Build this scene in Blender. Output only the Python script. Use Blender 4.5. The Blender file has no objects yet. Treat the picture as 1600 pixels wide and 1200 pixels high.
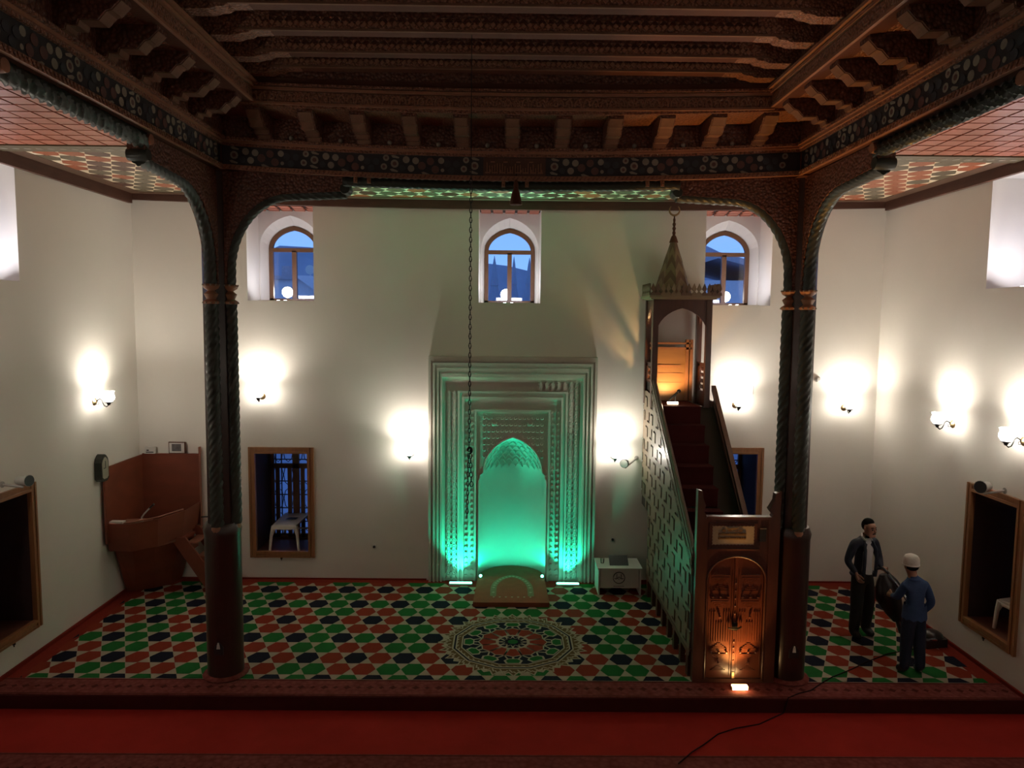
import bpy, bmesh, math, random
from mathutils import Vector, Matrix
C = bpy.context.scene
PI = math.pi
sin, cos = math.sin, math.cos
random.seed(7)

# ------------------------------------------------------------------ camera, world, exposure
cam = bpy.data.cameras.new('camera'); camo = bpy.data.objects.new('camera', cam)
C.collection.objects.link(camo); C.camera = camo
def cam_axes(pitch, yaw, roll):
    cy, sy = cos(yaw), sin(yaw)
    f = Vector((sy*cos(pitch), cy*cos(pitch), -sin(pitch)))
    r = Vector((cy, -sy, 0)); u = r.cross(f)
    c, s = cos(roll), sin(roll)
    return c*r+s*u, -s*r+c*u, f
r_, u_, f_ = cam_axes(.0874, .0087, .0099)
M = Matrix((( r_.x, u_.x, -f_.x, -.0506), (r_.y, u_.y, -f_.y, 0), (r_.z, u_.z, -f_.z, 4.6), (0, 0, 0, 1)))
camo.matrix_world = M
cam.sensor_width = 36; cam.lens = 1139.5/1600*36; cam.clip_end = 300; cam.clip_start = .05

C.view_settings.view_transform = 'Standard'; C.view_settings.look = 'None'
C.view_settings.gamma = 1; C.view_settings.use_curve_mapping = False
C.view_settings.exposure = 1.3
C.cycles.max_bounces = 8; C.cycles.diffuse_bounces = 5; C.cycles.transparent_max_bounces = 8
C.cycles.caustics_reflective = False; C.cycles.caustics_refractive = False
C.cycles.sample_clamp_indirect = 4.0
C.cycles.use_denoising = True

SCONCE = 22.0      # radiance of a lit sconce shade
GREEN_W = 5.0
wd = bpy.data.worlds.new('dusk'); C.world = wd; wd.use_nodes = True
nt = wd.node_tree; nt.nodes.clear()
wo = nt.nodes.new('ShaderNodeOutputWorld'); bg = nt.nodes.new('ShaderNodeBackground')
tc = nt.nodes.new('ShaderNodeTexCoord'); sx = nt.nodes.new('ShaderNodeSeparateXYZ'); rp = nt.nodes.new('ShaderNodeValToRGB')
nt.links.new(tc.outputs['Generated'], sx.inputs[0]); nt.links.new(sx.outputs['Z'], rp.inputs[0])
rp.color_ramp.elements[0].position = 0.0; rp.color_ramp.elements[0].color = (.17, .36, .80, 1)
rp.color_ramp.elements[1].position = .6; rp.color_ramp.elements[1].color = (.05, .13, .42, 1)
nt.links.new(rp.outputs[0], bg.inputs[0]); bg.inputs[1].default_value = 0.72
nt.links.new(bg.outputs[0], wo.inputs[0])

# ------------------------------------------------------------------ materials
def pr(name):
    m = bpy.data.materials.new(name); m.use_nodes = True
    return m, m.node_tree, m.node_tree.nodes['Principled BSDF']
def mat(name, col, rough=.6, var=.15, scale=8., bump=0., bscale=40., metal=0., spec=.5, stretch=None, coat=0.):
    m, t, b = pr(name)
    b.inputs['Roughness'].default_value = rough; b.inputs['Metallic'].default_value = metal
    b.inputs['Specular IOR Level'].default_value = spec
    if coat: b.inputs['Coat Weight'].default_value = coat; b.inputs['Coat Roughness'].default_value = .2
    tc = t.nodes.new('ShaderNodeTexCoord'); mp = t.nodes.new('ShaderNodeMapping')
    t.links.new(tc.outputs['Object'], mp.inputs[0])
    if stretch: mp.inputs['Scale'].default_value = stretch
    n = t.nodes.new('ShaderNodeTexNoise'); n.inputs['Scale'].default_value = scale; n.inputs['Detail'].default_value = 4
    t.links.new(mp.outputs[0], n.inputs['Vector'])
    mx = t.nodes.new('ShaderNodeMix'); mx.data_type = 'RGBA'
    mx.inputs[6].default_value = tuple(max(0, c*(1-var)) for c in col)+(1,)
    mx.inputs[7].default_value = tuple(min(1, c*(1+var)) for c in col)+(1,)
    t.links.new(n.outputs['Fac'], mx.inputs[0]); t.links.new(mx.outputs[2], b.inputs['Base Color'])
    if bump:
        n2 = t.nodes.new('ShaderNodeTexNoise'); n2.inputs['Scale'].default_value = bscale; n2.inputs['Detail'].default_value = 3
        t.links.new(mp.outputs[0], n2.inputs['Vector'])
        bp = t.nodes.new('ShaderNodeBump'); bp.inputs['Strength'].default_value = bump; bp.inputs['Distance'].default_value = .01
        t.links.new(n2.outputs['Fac'], bp.inputs['Height']); t.links.new(bp.outputs[0], b.inputs['Normal'])
    return m
def emis(name, col, s):
    m = bpy.data.materials.new(name); m.use_nodes = True; t = m.node_tree; t.nodes.clear()
    o = t.nodes.new('ShaderNodeOutputMaterial'); e = t.nodes.new('ShaderNodeEmission')
    e.inputs[0].default_value = tuple(col)+(1,); e.inputs[1].default_value = s
    t.links.new(e.outputs[0], o.inputs[0]); return m
def glass(name):
    m = bpy.data.materials.new(name); m.use_nodes = True; t = m.node_tree; t.nodes.clear()
    o = t.nodes.new('ShaderNodeOutputMaterial'); mx = t.nodes.new('ShaderNodeMixShader')
    a = t.nodes.new('ShaderNodeBsdfTransparent'); g = t.nodes.new('ShaderNodeBsdfGlossy'); g.inputs['Roughness'].default_value = .02
    f = t.nodes.new('ShaderNodeFresnel'); f.inputs[0].default_value = 1.9
    t.links.new(f.outputs[0], mx.inputs[0]); t.links.new(a.outputs[0], mx.inputs[1]); t.links.new(g.outputs[0], mx.inputs[2])
    t.links.new(mx.outputs[0], o.inputs[0]); return m
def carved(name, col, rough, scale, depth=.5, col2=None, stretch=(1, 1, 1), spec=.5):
    """fine carved relief: voronoi cells as bump, colour darker away from cell centres"""
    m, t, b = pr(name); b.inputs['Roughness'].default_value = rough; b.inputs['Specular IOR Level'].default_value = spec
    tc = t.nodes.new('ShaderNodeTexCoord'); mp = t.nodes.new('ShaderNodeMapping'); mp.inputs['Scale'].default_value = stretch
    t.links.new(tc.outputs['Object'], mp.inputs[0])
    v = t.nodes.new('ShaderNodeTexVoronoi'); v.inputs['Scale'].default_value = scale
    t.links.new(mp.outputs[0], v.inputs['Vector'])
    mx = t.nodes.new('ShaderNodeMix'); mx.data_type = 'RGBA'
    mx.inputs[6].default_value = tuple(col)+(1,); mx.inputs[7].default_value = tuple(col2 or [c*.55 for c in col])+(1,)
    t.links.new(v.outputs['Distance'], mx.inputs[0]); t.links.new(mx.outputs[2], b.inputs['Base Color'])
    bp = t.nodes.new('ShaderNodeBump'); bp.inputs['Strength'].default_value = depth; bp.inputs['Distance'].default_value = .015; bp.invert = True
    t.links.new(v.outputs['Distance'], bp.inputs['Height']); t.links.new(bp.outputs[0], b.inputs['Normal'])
    return m

PLASTER = mat('plaster', (.70, .66, .595), .85, .05, 1.2, .25, 6., spec=.2)
MIHR = mat('mihrab_plaster', (.50, .45, .395), .45, .06, 6., .06, 60., spec=.5)
DARK = mat('dark_wood', (.095, .033, .018), .65, .35, 3., .2, 30., spec=.2)
CAPW = mat('corbel_edge_wood', (.17, .085, .050), .7, .3, 9., .2, 40., spec=.2)
SHAFT = mat('column_wood', (.032, .014, .011), .30, .4, 4., .12, 25., stretch=(6, 6, .6), coat=.3)
ROPE = mat('green_black_wood', (.026, .030, .021), .5, .3, 9., .1, 50., coat=.1, spec=.35)
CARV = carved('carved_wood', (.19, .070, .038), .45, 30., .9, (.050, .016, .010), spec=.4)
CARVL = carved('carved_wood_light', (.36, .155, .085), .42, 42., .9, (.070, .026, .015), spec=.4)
LIGHTW = mat('worn_wood', (.29, .135, .075), .45, .3, 8., .2, 40., spec=.3)
FRIEZE = mat('painted_frieze', (.018, .016, .018), .5, .4, 5.)
CREAM = mat('cream_paint', (.25, .215, .16), .6, .2, 20.)
ROSE = mat('rose_paint', (.12, .05, .038), .6, .2, 20.)
BLUEP = mat('blue_grey_paint', (.032, .033, .038), .6, .2, 20.)
TRIMW = mat('trim_wood', (.085, .032, .018), .55, .4, 4., .25, 30., stretch=(1, 1, 4))
BOARD = mat('ceiling_board_red', (.38, .105, .052), .42, .25, 3., .1, 20., stretch=(1, 3, 1), coat=.15)
GAP = mat('dark_gap', (.012, .004, .003), .8)
HEXO = mat('hex_orange', (.31, .080, .030), .4, .25, 6., coat=.1)
HEXD = mat('hex_dark', (.085, .030, .017), .36, .25, 6., coat=.3)
HEXG = mat('hex_olive', (.115, .085, .045), .4, .25, 6., coat=.3)
HEXB = mat('border_brown', (.105, .052, .028), .5, .3, 6.)
PALE = mat('pale_wood', (.86, .70, .48), .35, .12, 12., coat=.3)
WINW = mat('window_wood', (.27, .118, .045), .4, .3, 5., .1, 30., stretch=(5, 5, .6), coat=.3)
WINW2 = mat('arched_window_wood', (.14, .065, .03), .45, .25, 5.)
MINB = mat('minbar_wood', (.075, .026, .015), .36, .4, 4., .15, 30., stretch=(4, 4, .7), coat=.4)
MINSIDE = mat('minbar_panel_wood', (.16, .110, .072), .42, .3, 5., .1, 30., coat=.2)
MIND = mat('minbar_slot', (.022, .014, .010), .7)
SPIRE1 = mat('spire_brown', (.13, .072, .045), .5, .2, 6.); SPIRE2 = mat('spire_tan', (.21, .145, .085), .5, .2, 6.)
PULP = mat('pulpit_wood', (.185, .043, .019), .5, .35, 2.2, .1, 12., stretch=(1, 1, 2))
PULPD = mat('pulpit_edge', (.24, .085, .05), .5, .2)
CG = mat('carpet_green', (.013, .115, .023), .95, .15, 60., .4, 300., spec=.1)
CR = mat('carpet_red', (.21, .030, .015), .95, .15, 60., .4, 300., spec=.1)
CK = mat('carpet_black', (.008, .009, .018), .95, .3, 60., .4, 300., spec=.1)
CC = mat('carpet_cream', (.37, .315, .235), .95, .1, 60., .4, 300., spec=.1)
CGOLD = mat('carpet_gold', (.115, .072, .026), .95, .2, 60., .4, 300., spec=.1)
CB = mat('carpet_border_red', (.20, .022, .014), .95, .2, 30., .4, 300., spec=.1)
REDC = mat('red_carpet', (.33, .021, .015), .95, .22, 3., .5, 200., spec=.1)
RUNN = carved('runner_carpet', (.21, .060, .050), .95, 16., .2, (.12, .022, .018), spec=.1)
RUND = mat('runner_motif', (.075, .014, .012), .95, .2, spec=.1)
STAIRC = mat('stair_carpet', (.058, .010, .010), .95, .2, 8., .4, 200., spec=.1)
BRASS = mat('aged_brass', (.32, .22, .11), .35, .2, 9., metal=.9)
IRON = mat('dark_iron', (.02, .019, .018), .5, .2, 9., metal=.6)
WHITEP = mat('white_plastic', (.62, .60, .55), .45, .04)
GREYP = mat('grey_plastic', (.33, .31, .28), .5, .08)
BLACKP = mat('black_plastic', (.012, .012, .013), .45, .2)
CORD = mat('cord_rubber', (.018, .008, .008), .9, .2, spec=.1)
CHROME = mat('chrome', (.75, .75, .75), .15, .03, metal=1.)
GLASS = glass('window_glass')
SHADE = emis('lit_glass_shade', (1, .93, .82), SCONCE)
BULB = emis('lit_bulb', (1, .93, .82), SCONCE*15)
SKIN = mat('skin', (.33, .17, .11), .55, .08)
HAIR = mat('black_hair', (.007, .006, .005), .9, .3, 30., spec=.15)
NAVY = mat('navy_jacket', (.011, .016, .030), .75, .3, 12., .3, 40.)
SHIRT = mat('white_shirt', (.58, .56, .55), .8, .08, 12., .3, 30.)
TROU = mat('charcoal_trousers', (.014, .012, .011), .8, .3, 12., .3, 40.)
DENIM = mat('denim_shirt', (.028, .060, .150), .85, .25, 14., .4, 40.)
DENIM2 = mat('navy_trousers', (.010, .016, .038), .85, .25, 14., .4, 40.)
SHOE = mat('dark_shoe', (.008, .007, .007), .5, .2)
SOCK = mat('brown_sock', (.06, .035, .025), .8, .2)
CAPM = mat('white_knit_cap', (.60, .58, .53), .9, .1, 40., .5, 60.)

# ------------------------------------------------------------------ mesh builder and objects
class MB:
    def __init__(s): s.v = []; s.f = []; s.m = []; s.cm = 0
    def face(s, ids): s.f.append(tuple(ids)); s.m.append(s.cm)
    def add(s, vs, fs):
        b = len(s.v); s.v += [tuple(p) for p in vs]
        for f in fs: s.face([b+i for i in f])
        return s
    def box(s, x0, x1, y0, y1, z0, z1):
        vs = [(x, y, z) for x in (x0, x1) for y in (y0, y1) for z in (z0, z1)]
        return s.add(vs, [(0, 1, 3, 2), (4, 6, 7, 5), (0, 4, 5, 1), (2, 3, 7, 6), (0, 2, 6, 4), (1, 5, 7, 3)])
    def cbox(s, c, d, ax=None, ang=0):
        """box by centre and size, turned by ang about ax"""
        R = Matrix.Rotation(ang, 3, ax) if ax else Matrix.Identity(3)
        vs = [Vector(c)+R @ Vector((x*d[0]/2, y*d[1]/2, z*d[2]/2)) for x in (-1, 1) for y in (-1, 1) for z in (-1, 1)]
        return s.add(vs, [(0, 1, 3, 2), (4, 6, 7, 5), (0, 4, 5, 1), (2, 3, 7, 6), (0, 2, 6, 4), (1, 5, 7, 3)])
    def bar(s, x0, x1, n, y0, y1, z0, z1):
        """box along x cut into n pieces so that it can sag"""
        b = len(s.v)
        for i in range(n+1):
            x = x0+(x1-x0)*i/n
            s.v += [(x, y0, z0), (x, y1, z0), (x, y1, z1), (x, y0, z1)]
        for i in range(n):
            a = b+4*i
            for k in range(4): s.face((a+k, a+4+k, a+4+(k+1) % 4, a+(k+1) % 4))
        s.face((b, b+1, b+2, b+3)); a = b+4*n; s.face((a+3, a+2, a+1, a)); return s
    def prism(s, poly, ax, a0, a1):
        """polygon pulled along an axis; poly is (x,z) for y, (y,z) for x, (x,y) for z"""
        P = {'y': lambda p, a: (p[0], a, p[1]), 'x': lambda p, a: (a, p[0], p[1]), 'z': lambda p, a: (p[0], p[1], a)}[ax]
        n = len(poly); b = len(s.v)
        s.v += [P(p, a0) for p in poly]+[P(p, a1) for p in poly]
        s.face(range(b, b+n)); s.face(range(b+2*n-1, b+n-1, -1))
        for i in range(n):
            j = (i+1) % n; s.face((b+i, b+n+i, b+n+j, b+j))
        return s
    def lathe(s, prof, o=(0, 0, 0), n=12, axis='z'):
        b = len(s.v); k = len(prof)
        for i in range(n):
            t = 2*PI*i/n
            for r, z in prof:
                p = {'z': (r*cos(t), r*sin(t), z), 'y': (r*cos(t), z, r*sin(t)), 'x': (z, r*cos(t), r*sin(t))}[axis]
                s.v.append((o[0]+p[0], o[1]+p[1], o[2]+p[2]))
        for i in range(n):
            j = (i+1) % n
            for q in range(k-1): s.face((b+i*k+q, b+j*k+q, b+j*k+q+1, b+i*k+q+1))
        if prof[0][0] > 1e-4: s.face([b+i*k for i in range(n)][::-1])
        if prof[-1][0] > 1e-4: s.face([b+i*k+k-1 for i in range(n)])
        return s
    def sweep(s, pts, rad, n=8, lobes=0, pitch=.4, depth=.2, caps=True, flat=1.):
        pts = [Vector(p) for p in pts]; b = len(s.v); L = 0; N = None
        for i, p in enumerate(pts):
            t = (pts[min(i+1, len(pts)-1)]-pts[max(i-1, 0)]).normalized()
            if N is None:
                N = t.orthogonal().normalized()
            N = (N-t*N.dot(t)).normalized(); B = t.cross(N)
            if i: L += (p-pts[i-1]).length
            r = rad[i] if isinstance(rad, (list, tuple)) else rad
            for k in range(n):
                a = 2*PI*k/n
                rr = r*(1+(depth*cos(lobes*a-2*PI*L/pitch*lobes) if lobes else 0))
                s.v.append(tuple(p+N*rr*cos(a)+B*rr*sin(a)*flat))
        for i in range(len(pts)-1):
            for k in range(n):
                a = b+i*n; s.face((a+k, a+(k+1) % n, a+n+(k+1) % n, a+n+k))
        if caps:
            s.face(range(b+n-1, b-1, -1)); a = b+(len(pts)-1)*n; s.face(range(a, a+n))
        return s
    def ball(s, c, r, n=10, m=6):
        rx, ry, rz = r if isinstance(r, (tuple, list)) else (r, r, r); b = len(s.v)
        s.v.append((c[0], c[1], c[2]-rz))
        for j in range(1, m):
            t = -PI/2+PI*j/m
            for i in range(n):
                a = 2*PI*i/n; s.v.append((c[0]+rx*cos(t)*cos(a), c[1]+ry*cos(t)*sin(a), c[2]+rz*sin(t)))
        s.v.append((c[0], c[1], c[2]+rz)); top = len(s.v)-1
        for i in range(n):
            j = (i+1) % n; s.face((b, b+1+j, b+1+i)); q = b+1+(m-2)*n; s.face((q+i, q+j, top))
            for k in range(m-2):
                q = b+1+k*n; s.face((q+i, q+j, q+n+j, q+n+i))
        return s
    def poly(s, pts): return s.add(pts, [range(len(pts))])

BASE = {}
def link(o): C.collection.objects.link(o); return o
def thing(name, label, cat, loc=(0, 0, 0), rotz=0, group=None, kind=None):
    o = link(bpy.data.objects.new(name, None)); o.empty_display_size = .1
    o.location = loc; o.rotation_euler = (0, 0, rotz)
    if label: o['label'] = label
    if cat: o['category'] = cat
    if group: o['group'] = group
    if kind: o['kind'] = kind
    BASE[o.name] = Vector(loc); return o
def obj(name, mb, mats, parent=None, smooth=False, label=None, kind=None, cat=None, group=None, local=False, sag=None):
    me = bpy.data.meshes.new(name); off = Vector((0, 0, 0))
    if parent is not None and not local: off = BASE.get(parent.name, off)
    vs = mb.v
    if sag: vs = [(x, y, z-sag(x)) for x, y, z in vs]
    me.from_pydata([Vector(v)-off for v in vs], [], mb.f)
    if not isinstance(mats, (list, tuple)): mats = [mats]
    for m in mats: me.materials.append(m)
    if len(mats) > 1: me.polygons.foreach_set('material_index', mb.m)
    bm = bmesh.new(); bm.from_mesh(me); bmesh.ops.recalc_face_normals(bm, faces=bm.faces); bm.to_mesh(me); bm.free()
    if smooth:
        me.polygons.foreach_set('use_smooth', [True]*len(me.polygons))
        try: me.set_sharp_from_angle(angle=math.radians(40))
        except Exception: pass
    o = link(bpy.data.objects.new(name, me))
    if parent is not None: o.parent = parent; BASE[o.name] = off
    if label: o['label'] = label
    if kind: o['kind'] = kind
    if cat: o['category'] = cat
    if group: o['group'] = group
    return o
def struct(name, mb, m, **k): return obj(name, mb, m, kind='structure', **k)
def dup(root, loc, rotz=None, label=None):
    def cp(o, par):
        c = link(o.copy()); c.parent = par
        for ch in [q for q in o.children]: cp(ch, c)
        return c
    r = cp(root, None); r.location = loc
    if rotz is not None: r.rotation_euler = (0, 0, rotz)
    if label: r['label'] = label
    BASE[r.name] = Vector(loc); return r
def arch(hw, zs, za, n=8, c=.3, x0=0, z0=None):
    """outline of a pointed arch, left foot to right foot, (x,z)"""
    cc = c*hw; R = hw+cc; h = math.sqrt(R*R-cc*cc); k = (za-zs)/h; pts = []
    if z0 is not None: pts.append((x0-hw, z0))
    ta = math.acos(cc/R)
    for i in range(n+1):
        t = ta*i/n; pts.append((x0+cc-R*cos(t), zs+k*R*sin(t)))
    for i in range(n-1, -1, -1):
        t = ta*i/n; pts.append((x0-cc+R*cos(t), zs+k*R*sin(t)))
    if z0 is not None: pts.append((x0+hw, z0))
    return pts
def light(name, kind, loc, energy, col, parent=None, size=.1, rot=None, spot=None):
    l = bpy.data.lights.new(name, kind); l.energy = energy; l.color = col
    if kind == 'AREA': l.size = size
    else: l.shadow_soft_size = size
    if spot: l.spot_size = spot; l.spot_blend = .6
    o = link(bpy.data.objects.new(name, l)); o.location = loc
    if rot: o.rotation_euler = rot
    if parent is not None:
        o.parent = parent; o.location = Vector(loc)-BASE.get(parent.name, Vector((0, 0, 0)))
    return o

# ------------------------------------------------------------------ room shell
YB, XW, YR = 12.57, 6.4, -5.0
def grid_wall(name, us, zs, holes, t0, t1, ax):
    """solid wall between t0 and t1 in cells, with rectangular holes (u0,u1,z0,z1); only outer faces are kept"""
    us = sorted(set(us+[h[0] for h in holes]+[h[1] for h in holes])); zs = sorted(set(zs+[h[2] for h in holes]+[h[3] for h in holes]))
    def full(i, j):
        if not (0 <= i < len(us)-1 and 0 <= j < len(zs)-1): return False
        u, z = (us[i]+us[i+1])/2, (zs[j]+zs[j+1])/2
        return not any(h[0] < u < h[1] and h[2] < z < h[3] for h in holes)
    P = (lambda u, t, z: (u, t, z)) if ax == 'y' else (lambda u, t, z: (t, u, z))
    mb = MB()
    for i in range(len(us)-1):
        for j in range(len(zs)-1):
            if not full(i, j): continue
            a, b, c, d = us[i], us[i+1], zs[j], zs[j+1]
            for t in (t0, t1): mb.add([P(a, t, c), P(b, t, c), P(b, t, d), P(a, t, d)], [(0, 1, 2, 3)])
            for (ii, jj, q) in ((i-1, j, (a, a, c, d)), (i+1, j, (b, b, c, d))):
                if not full(ii, jj): mb.add([P(q[0], t0, c), P(q[0], t1, c), P(q[0], t1, d), P(q[0], t0, d)], [(0, 1, 2, 3)])
            for (jj, z) in ((j-1, c), (j+1, d)):
                if not full(i, jj): mb.add([P(a, t0, z), P(b, t0, z), P(b, t1, z), P(a, t1, z)], [(0, 1, 2, 3)])
    bm = mb
    return struct(name, bm, PLASTER)
NB = [(-4.47, -3.34), (-.53, .53), (3.34, 4.48)]                 # upper niches, back wall
LB = [(-4.51, -3.38, .40, 2.36), (3.36, 4.47, .42, 2.42)]        # lower window frames, back wall
holes = [(a, b, 4.89, 6.52) for a, b in NB]+[(a+.08, b-.08, c+.08, d-.08) for a, b, c, d in LB]+[(-.53, .70, -.05, 2.6)]
grid_wall('wall_back', [-7.35, 7.35], [-.47, 7.9], holes, YB, 13.5, 'y')
SN = {'left': ((8.53, 9.64, 5.04, 6.56), (8.60, 9.72, .38, 2.37)), 'right': ((8.70, 9.84, 5.08, 6.54), (8.79, 9.91, .44, 2.43))}
for sd, sg in (('left', -1), ('right', 1)):
    n, l = SN[sd]
    grid_wall('wall_'+sd, [YR, YB], [-.47, 7.9], [n, (l[0]+.08, l[1]-.08, l[2]+.08, l[3]-.08)], sg*XW, sg*7.35, 'x')
struct('wall_front', MB().box(-7.35, 7.35, YR-.3, YR, -.47, 7.9), PLASTER)
struct('floor', MB().box(-XW, XW, YR, 8.55, -.47, -.175), REDC)
struct('floor_platform', MB().box(-XW, XW, 8.55, YB, -.47, 0), STAIRC)
obj('red_carpet', MB().box(-XW+.01, XW-.01, YR+.05, 8.53, -.175, -.165), REDC, cat='carpet', label='plain dark red carpet on the lower floor in front of the step')

# trims along the wall tops (old boards that sag a little on the back wall)
sag_t = lambda x: .10*(1-(x/6.4)**2)
struct('trim_back', MB().bar(-XW, XW, 24, YB-.07, YB, 6.555, 6.70), TRIMW, sag=sag_t)
struct('trim_left', MB().box(-XW, -XW+.06, YR, YB-.07, 6.49, 6.70), TRIMW)
struct('trim_right', MB().box(XW-.06, XW, YR, YB-.07, 6.505, 6.70), TRIMW)
# narrow red edge where the carpet meets the walls
for nm, b in (('baseboard_left', (-XW, -XW+.03, 8.6, YB, .0, .05)), ('baseboard_right', (XW-.03, XW, 8.6, YB, .0, .05))):
    struct(nm, MB().box(*b), CB)
struct('baseboard_back', MB().box(-XW+.03, -1.42, YB-.02, YB, 0, .03).box(1.55, XW-.03, YB-.02, YB, 0, .03), CB)

# ------------------------------------------------------------------ ceilings
roof = struct('ceiling_roof', MB().box(-7.35, 7.35, YR-.3, 13.5, 7.9, 8.1), DARK)
W_, H_ = .328, .3135
def hexpoly(cx, cy, s=.985):
    a, h = W_/2*s, H_/2*s
    return [(cx-a, cy), (cx-a/2, cy-h), (cx+a/2, cy-h), (cx+a, cy), (cx+a/2, cy+h), (cx-a/2, cy+h)]
sag_c = lambda x: .05*(1-(x/6.4)**2)
cb = struct('ceiling_back', MB().bar(-XW, XW, 30, 9.36, YB, 6.665, 6.72), PALE, sag=sag_c)
hexmesh = {}
def piece(name, me, par, loc, m=None):
    o = link(bpy.data.objects.new(name, me)); o.parent = par; o.location = loc; return o
rest = MB(); nhex = 0
for q, m in enumerate((HEXO, HEXD, HEXG)):
    t = obj('hexagonal_panel', MB().prism(hexpoly(0, 0), 'z', -.005, .01), m); hexmesh[q] = t.data
    bpy.data.objects.remove(t)
for i in range(11):
    y = 9.50+H_*i
    if y > YB-.2: continue
    for k in range(-19, 20):
        x = (k+(.5 if i % 2 else 0))*W_
        if abs(x) > XW-.2: continue
        q = random.choice((0, 0, 0, 1, 2, 2)) if abs(x) > 2.5 else random.choice((0, 1, 2, 2))
        z = 6.665-sag_c(x)
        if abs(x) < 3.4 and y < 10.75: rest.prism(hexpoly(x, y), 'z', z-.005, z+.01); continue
        piece('hexagonal_panel', hexmesh[q], cb, (x, y, z)); nhex += 1
obj('border_board', MB().box(-XW, -6.14, 9.36, YB, 6.652, 6.667).box(6.14, XW, 9.36, YB, 6.652, 6.667), HEXB, cb)
obj('border_board', MB().bar(-6.14, 6.14, 24, 12.35, YB, 6.652, 6.667), HEXB, cb, sag=sag_c)
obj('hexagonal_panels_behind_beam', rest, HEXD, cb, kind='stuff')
bme = {}
t = obj('ceiling_board', MB().box(-.108, .108, -.106, .106, -.018, .01), BOARD); bme[0] = t.data; bpy.data.objects.remove(t)
for sd, sg in (('left', -1), ('right', 1)):
    x0, x1 = sorted((sg*3.9, sg*XW))
    ca = struct('ceiling_'+sd, MB().box(x0, x1, YR, 9.05, 6.665, 6.72), GAP)
    for i in range(17):
        for k in range(10):
            x = sg*(4.03+.2395*k); y = 8.92-.2395*i
            if abs(x) > XW-.1: continue
            piece('ceiling_board', bme[0], ca, (x+random.uniform(-.003, .003), y+random.uniform(-.004, .004), 6.665))
    d = obj('trim_1' if sg < 0 else 'trim_2', MB().box(x0, x1, 9.05, 9.36, 6.635, 6.72), HEXG, kind='structure')
    fl = MB()
    for k in range(16):
        x = sg*(4.05+.145*k)
        fl.prism([(x+.035*cos(a)*1.3, 9.2+.035*sin(a)) for a in [j*PI/4 for j in range(8)]], 'z', 6.632, 6.64)
    obj('painted_flowers', fl, CREAM, d, kind='stuff')
# soffit boards in the window niches
for q, (a, b) in enumerate(NB):
    s_ = struct('trim_%d' % (q+3), MB().box(a, b, YB+.01, 13.3, 6.5, 6.55), GAP)
    for i in range(3):
        for k in range(5):
            w = (b-a)/5; x = a+w*(k+.5+(.18*(i-1)*(q-1))); y = YB+.14+.235*i
            o = piece('ceiling_board', bme[0], s_, (x, y, 6.5)); o.scale = (w/.24*.86 if abs(x-(a+b)/2) < (b-a)/2-w*.45 else w/.24*.6, .95, 1)

# ------------------------------------------------------------------ arched upper windows
def arched_window(num, loc, rotz, hw=.53):
    """local: wall inner face at y=0, niche goes +y to .95, sill z=0; opening half width hw"""
    root = thing('window_%d' % num, None, None, loc, rotz, kind='structure')
    mb = MB(); top = 1.65
    o1 = arch(hw-.02, .98, 1.52, 8, .35, 0, 0); o2 = arch(.455, .95, 1.36, 8, .3, 0, 0)
    # front face of the splayed plaster surround
    rect = []
    for (x, z) in o1:
        rect.append((max(-hw-.02, min(hw+.02, x*1.6)), top if z > .99 else z))
    rect[0] = (-hw-.02, 0); rect[-1] = (hw+.02, 0)
    n = len(o1); b = len(mb.v)
    mb.v += [(x, .62, z) for x, z in o1]+[(x, .62, z) for x, z in rect]+[(x, .86, z) for x, z in o2]
    for i in range(n-1):
        mb.face((b+i, b+i+1, b+n+i+1, b+n+i)); mb.face((b+i, b+2*n+i, b+2*n+i+1, b+i+1))
    mb.box(-hw+.001, hw-.001, .002, .95, -.04, .001)
    obj('reveal', mb, PLASTER, root, local=True)
    fr = MB(); i2 = arch(.385, .95, 1.285, 8, .3, 0, .0); n = len(o2); b = len(fr.v)
    for y in (.83, .90): fr.v += [(x, y, z) for x, z in o2]+[(x, y, z) for x, z in i2]
    for i in range(n-1):
        a = b+i
        fr.face((a, a+1, a+n+1, a+n)); fr.face((a+2*n, a+3*n, a+3*n+1, a+2*n+1)); fr.face((a+n, a+n+1, a+3*n+1, a+3*n))
    fr.box(-.455, .455, .83, .9, 0, .06)
    f = obj('frame', fr, WINW2, root, local=True)
    obj('transom', MB().box(-.44, .44, .825, .9, .90, .97), WINW2, root, local=True)
    obj('mullion', MB().box(-.04, .04, .825, .9, .04, .92), WINW2, root, local=True)
    for p in ([(-.39, .05), (-.03, .05), (-.03, .91), (-.39, .91)], [(.03, .05), (.39, .05), (.39, .91), (.03, .91)], [(x, z) for x, z in i2[1:-1]]):
        g = MB(); g.poly([(x, .87, z) for x, z in p]); obj('pane', g, GLASS, root, local=True)
    return root
wc = 0
for a, b in NB:
    wc += 1; arched_window(wc, ((a+b)/2, YB, 4.89), 0, (b-a)/2)
for sd, sg in (('left', -1), ('right', 1)):
    n = SN[sd][0]; wc += 1
    arched_window(wc, (sg*XW, (n[0]+n[1])/2, n[2]), -sg*PI/2, (n[1]-n[0])/2)

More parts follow.
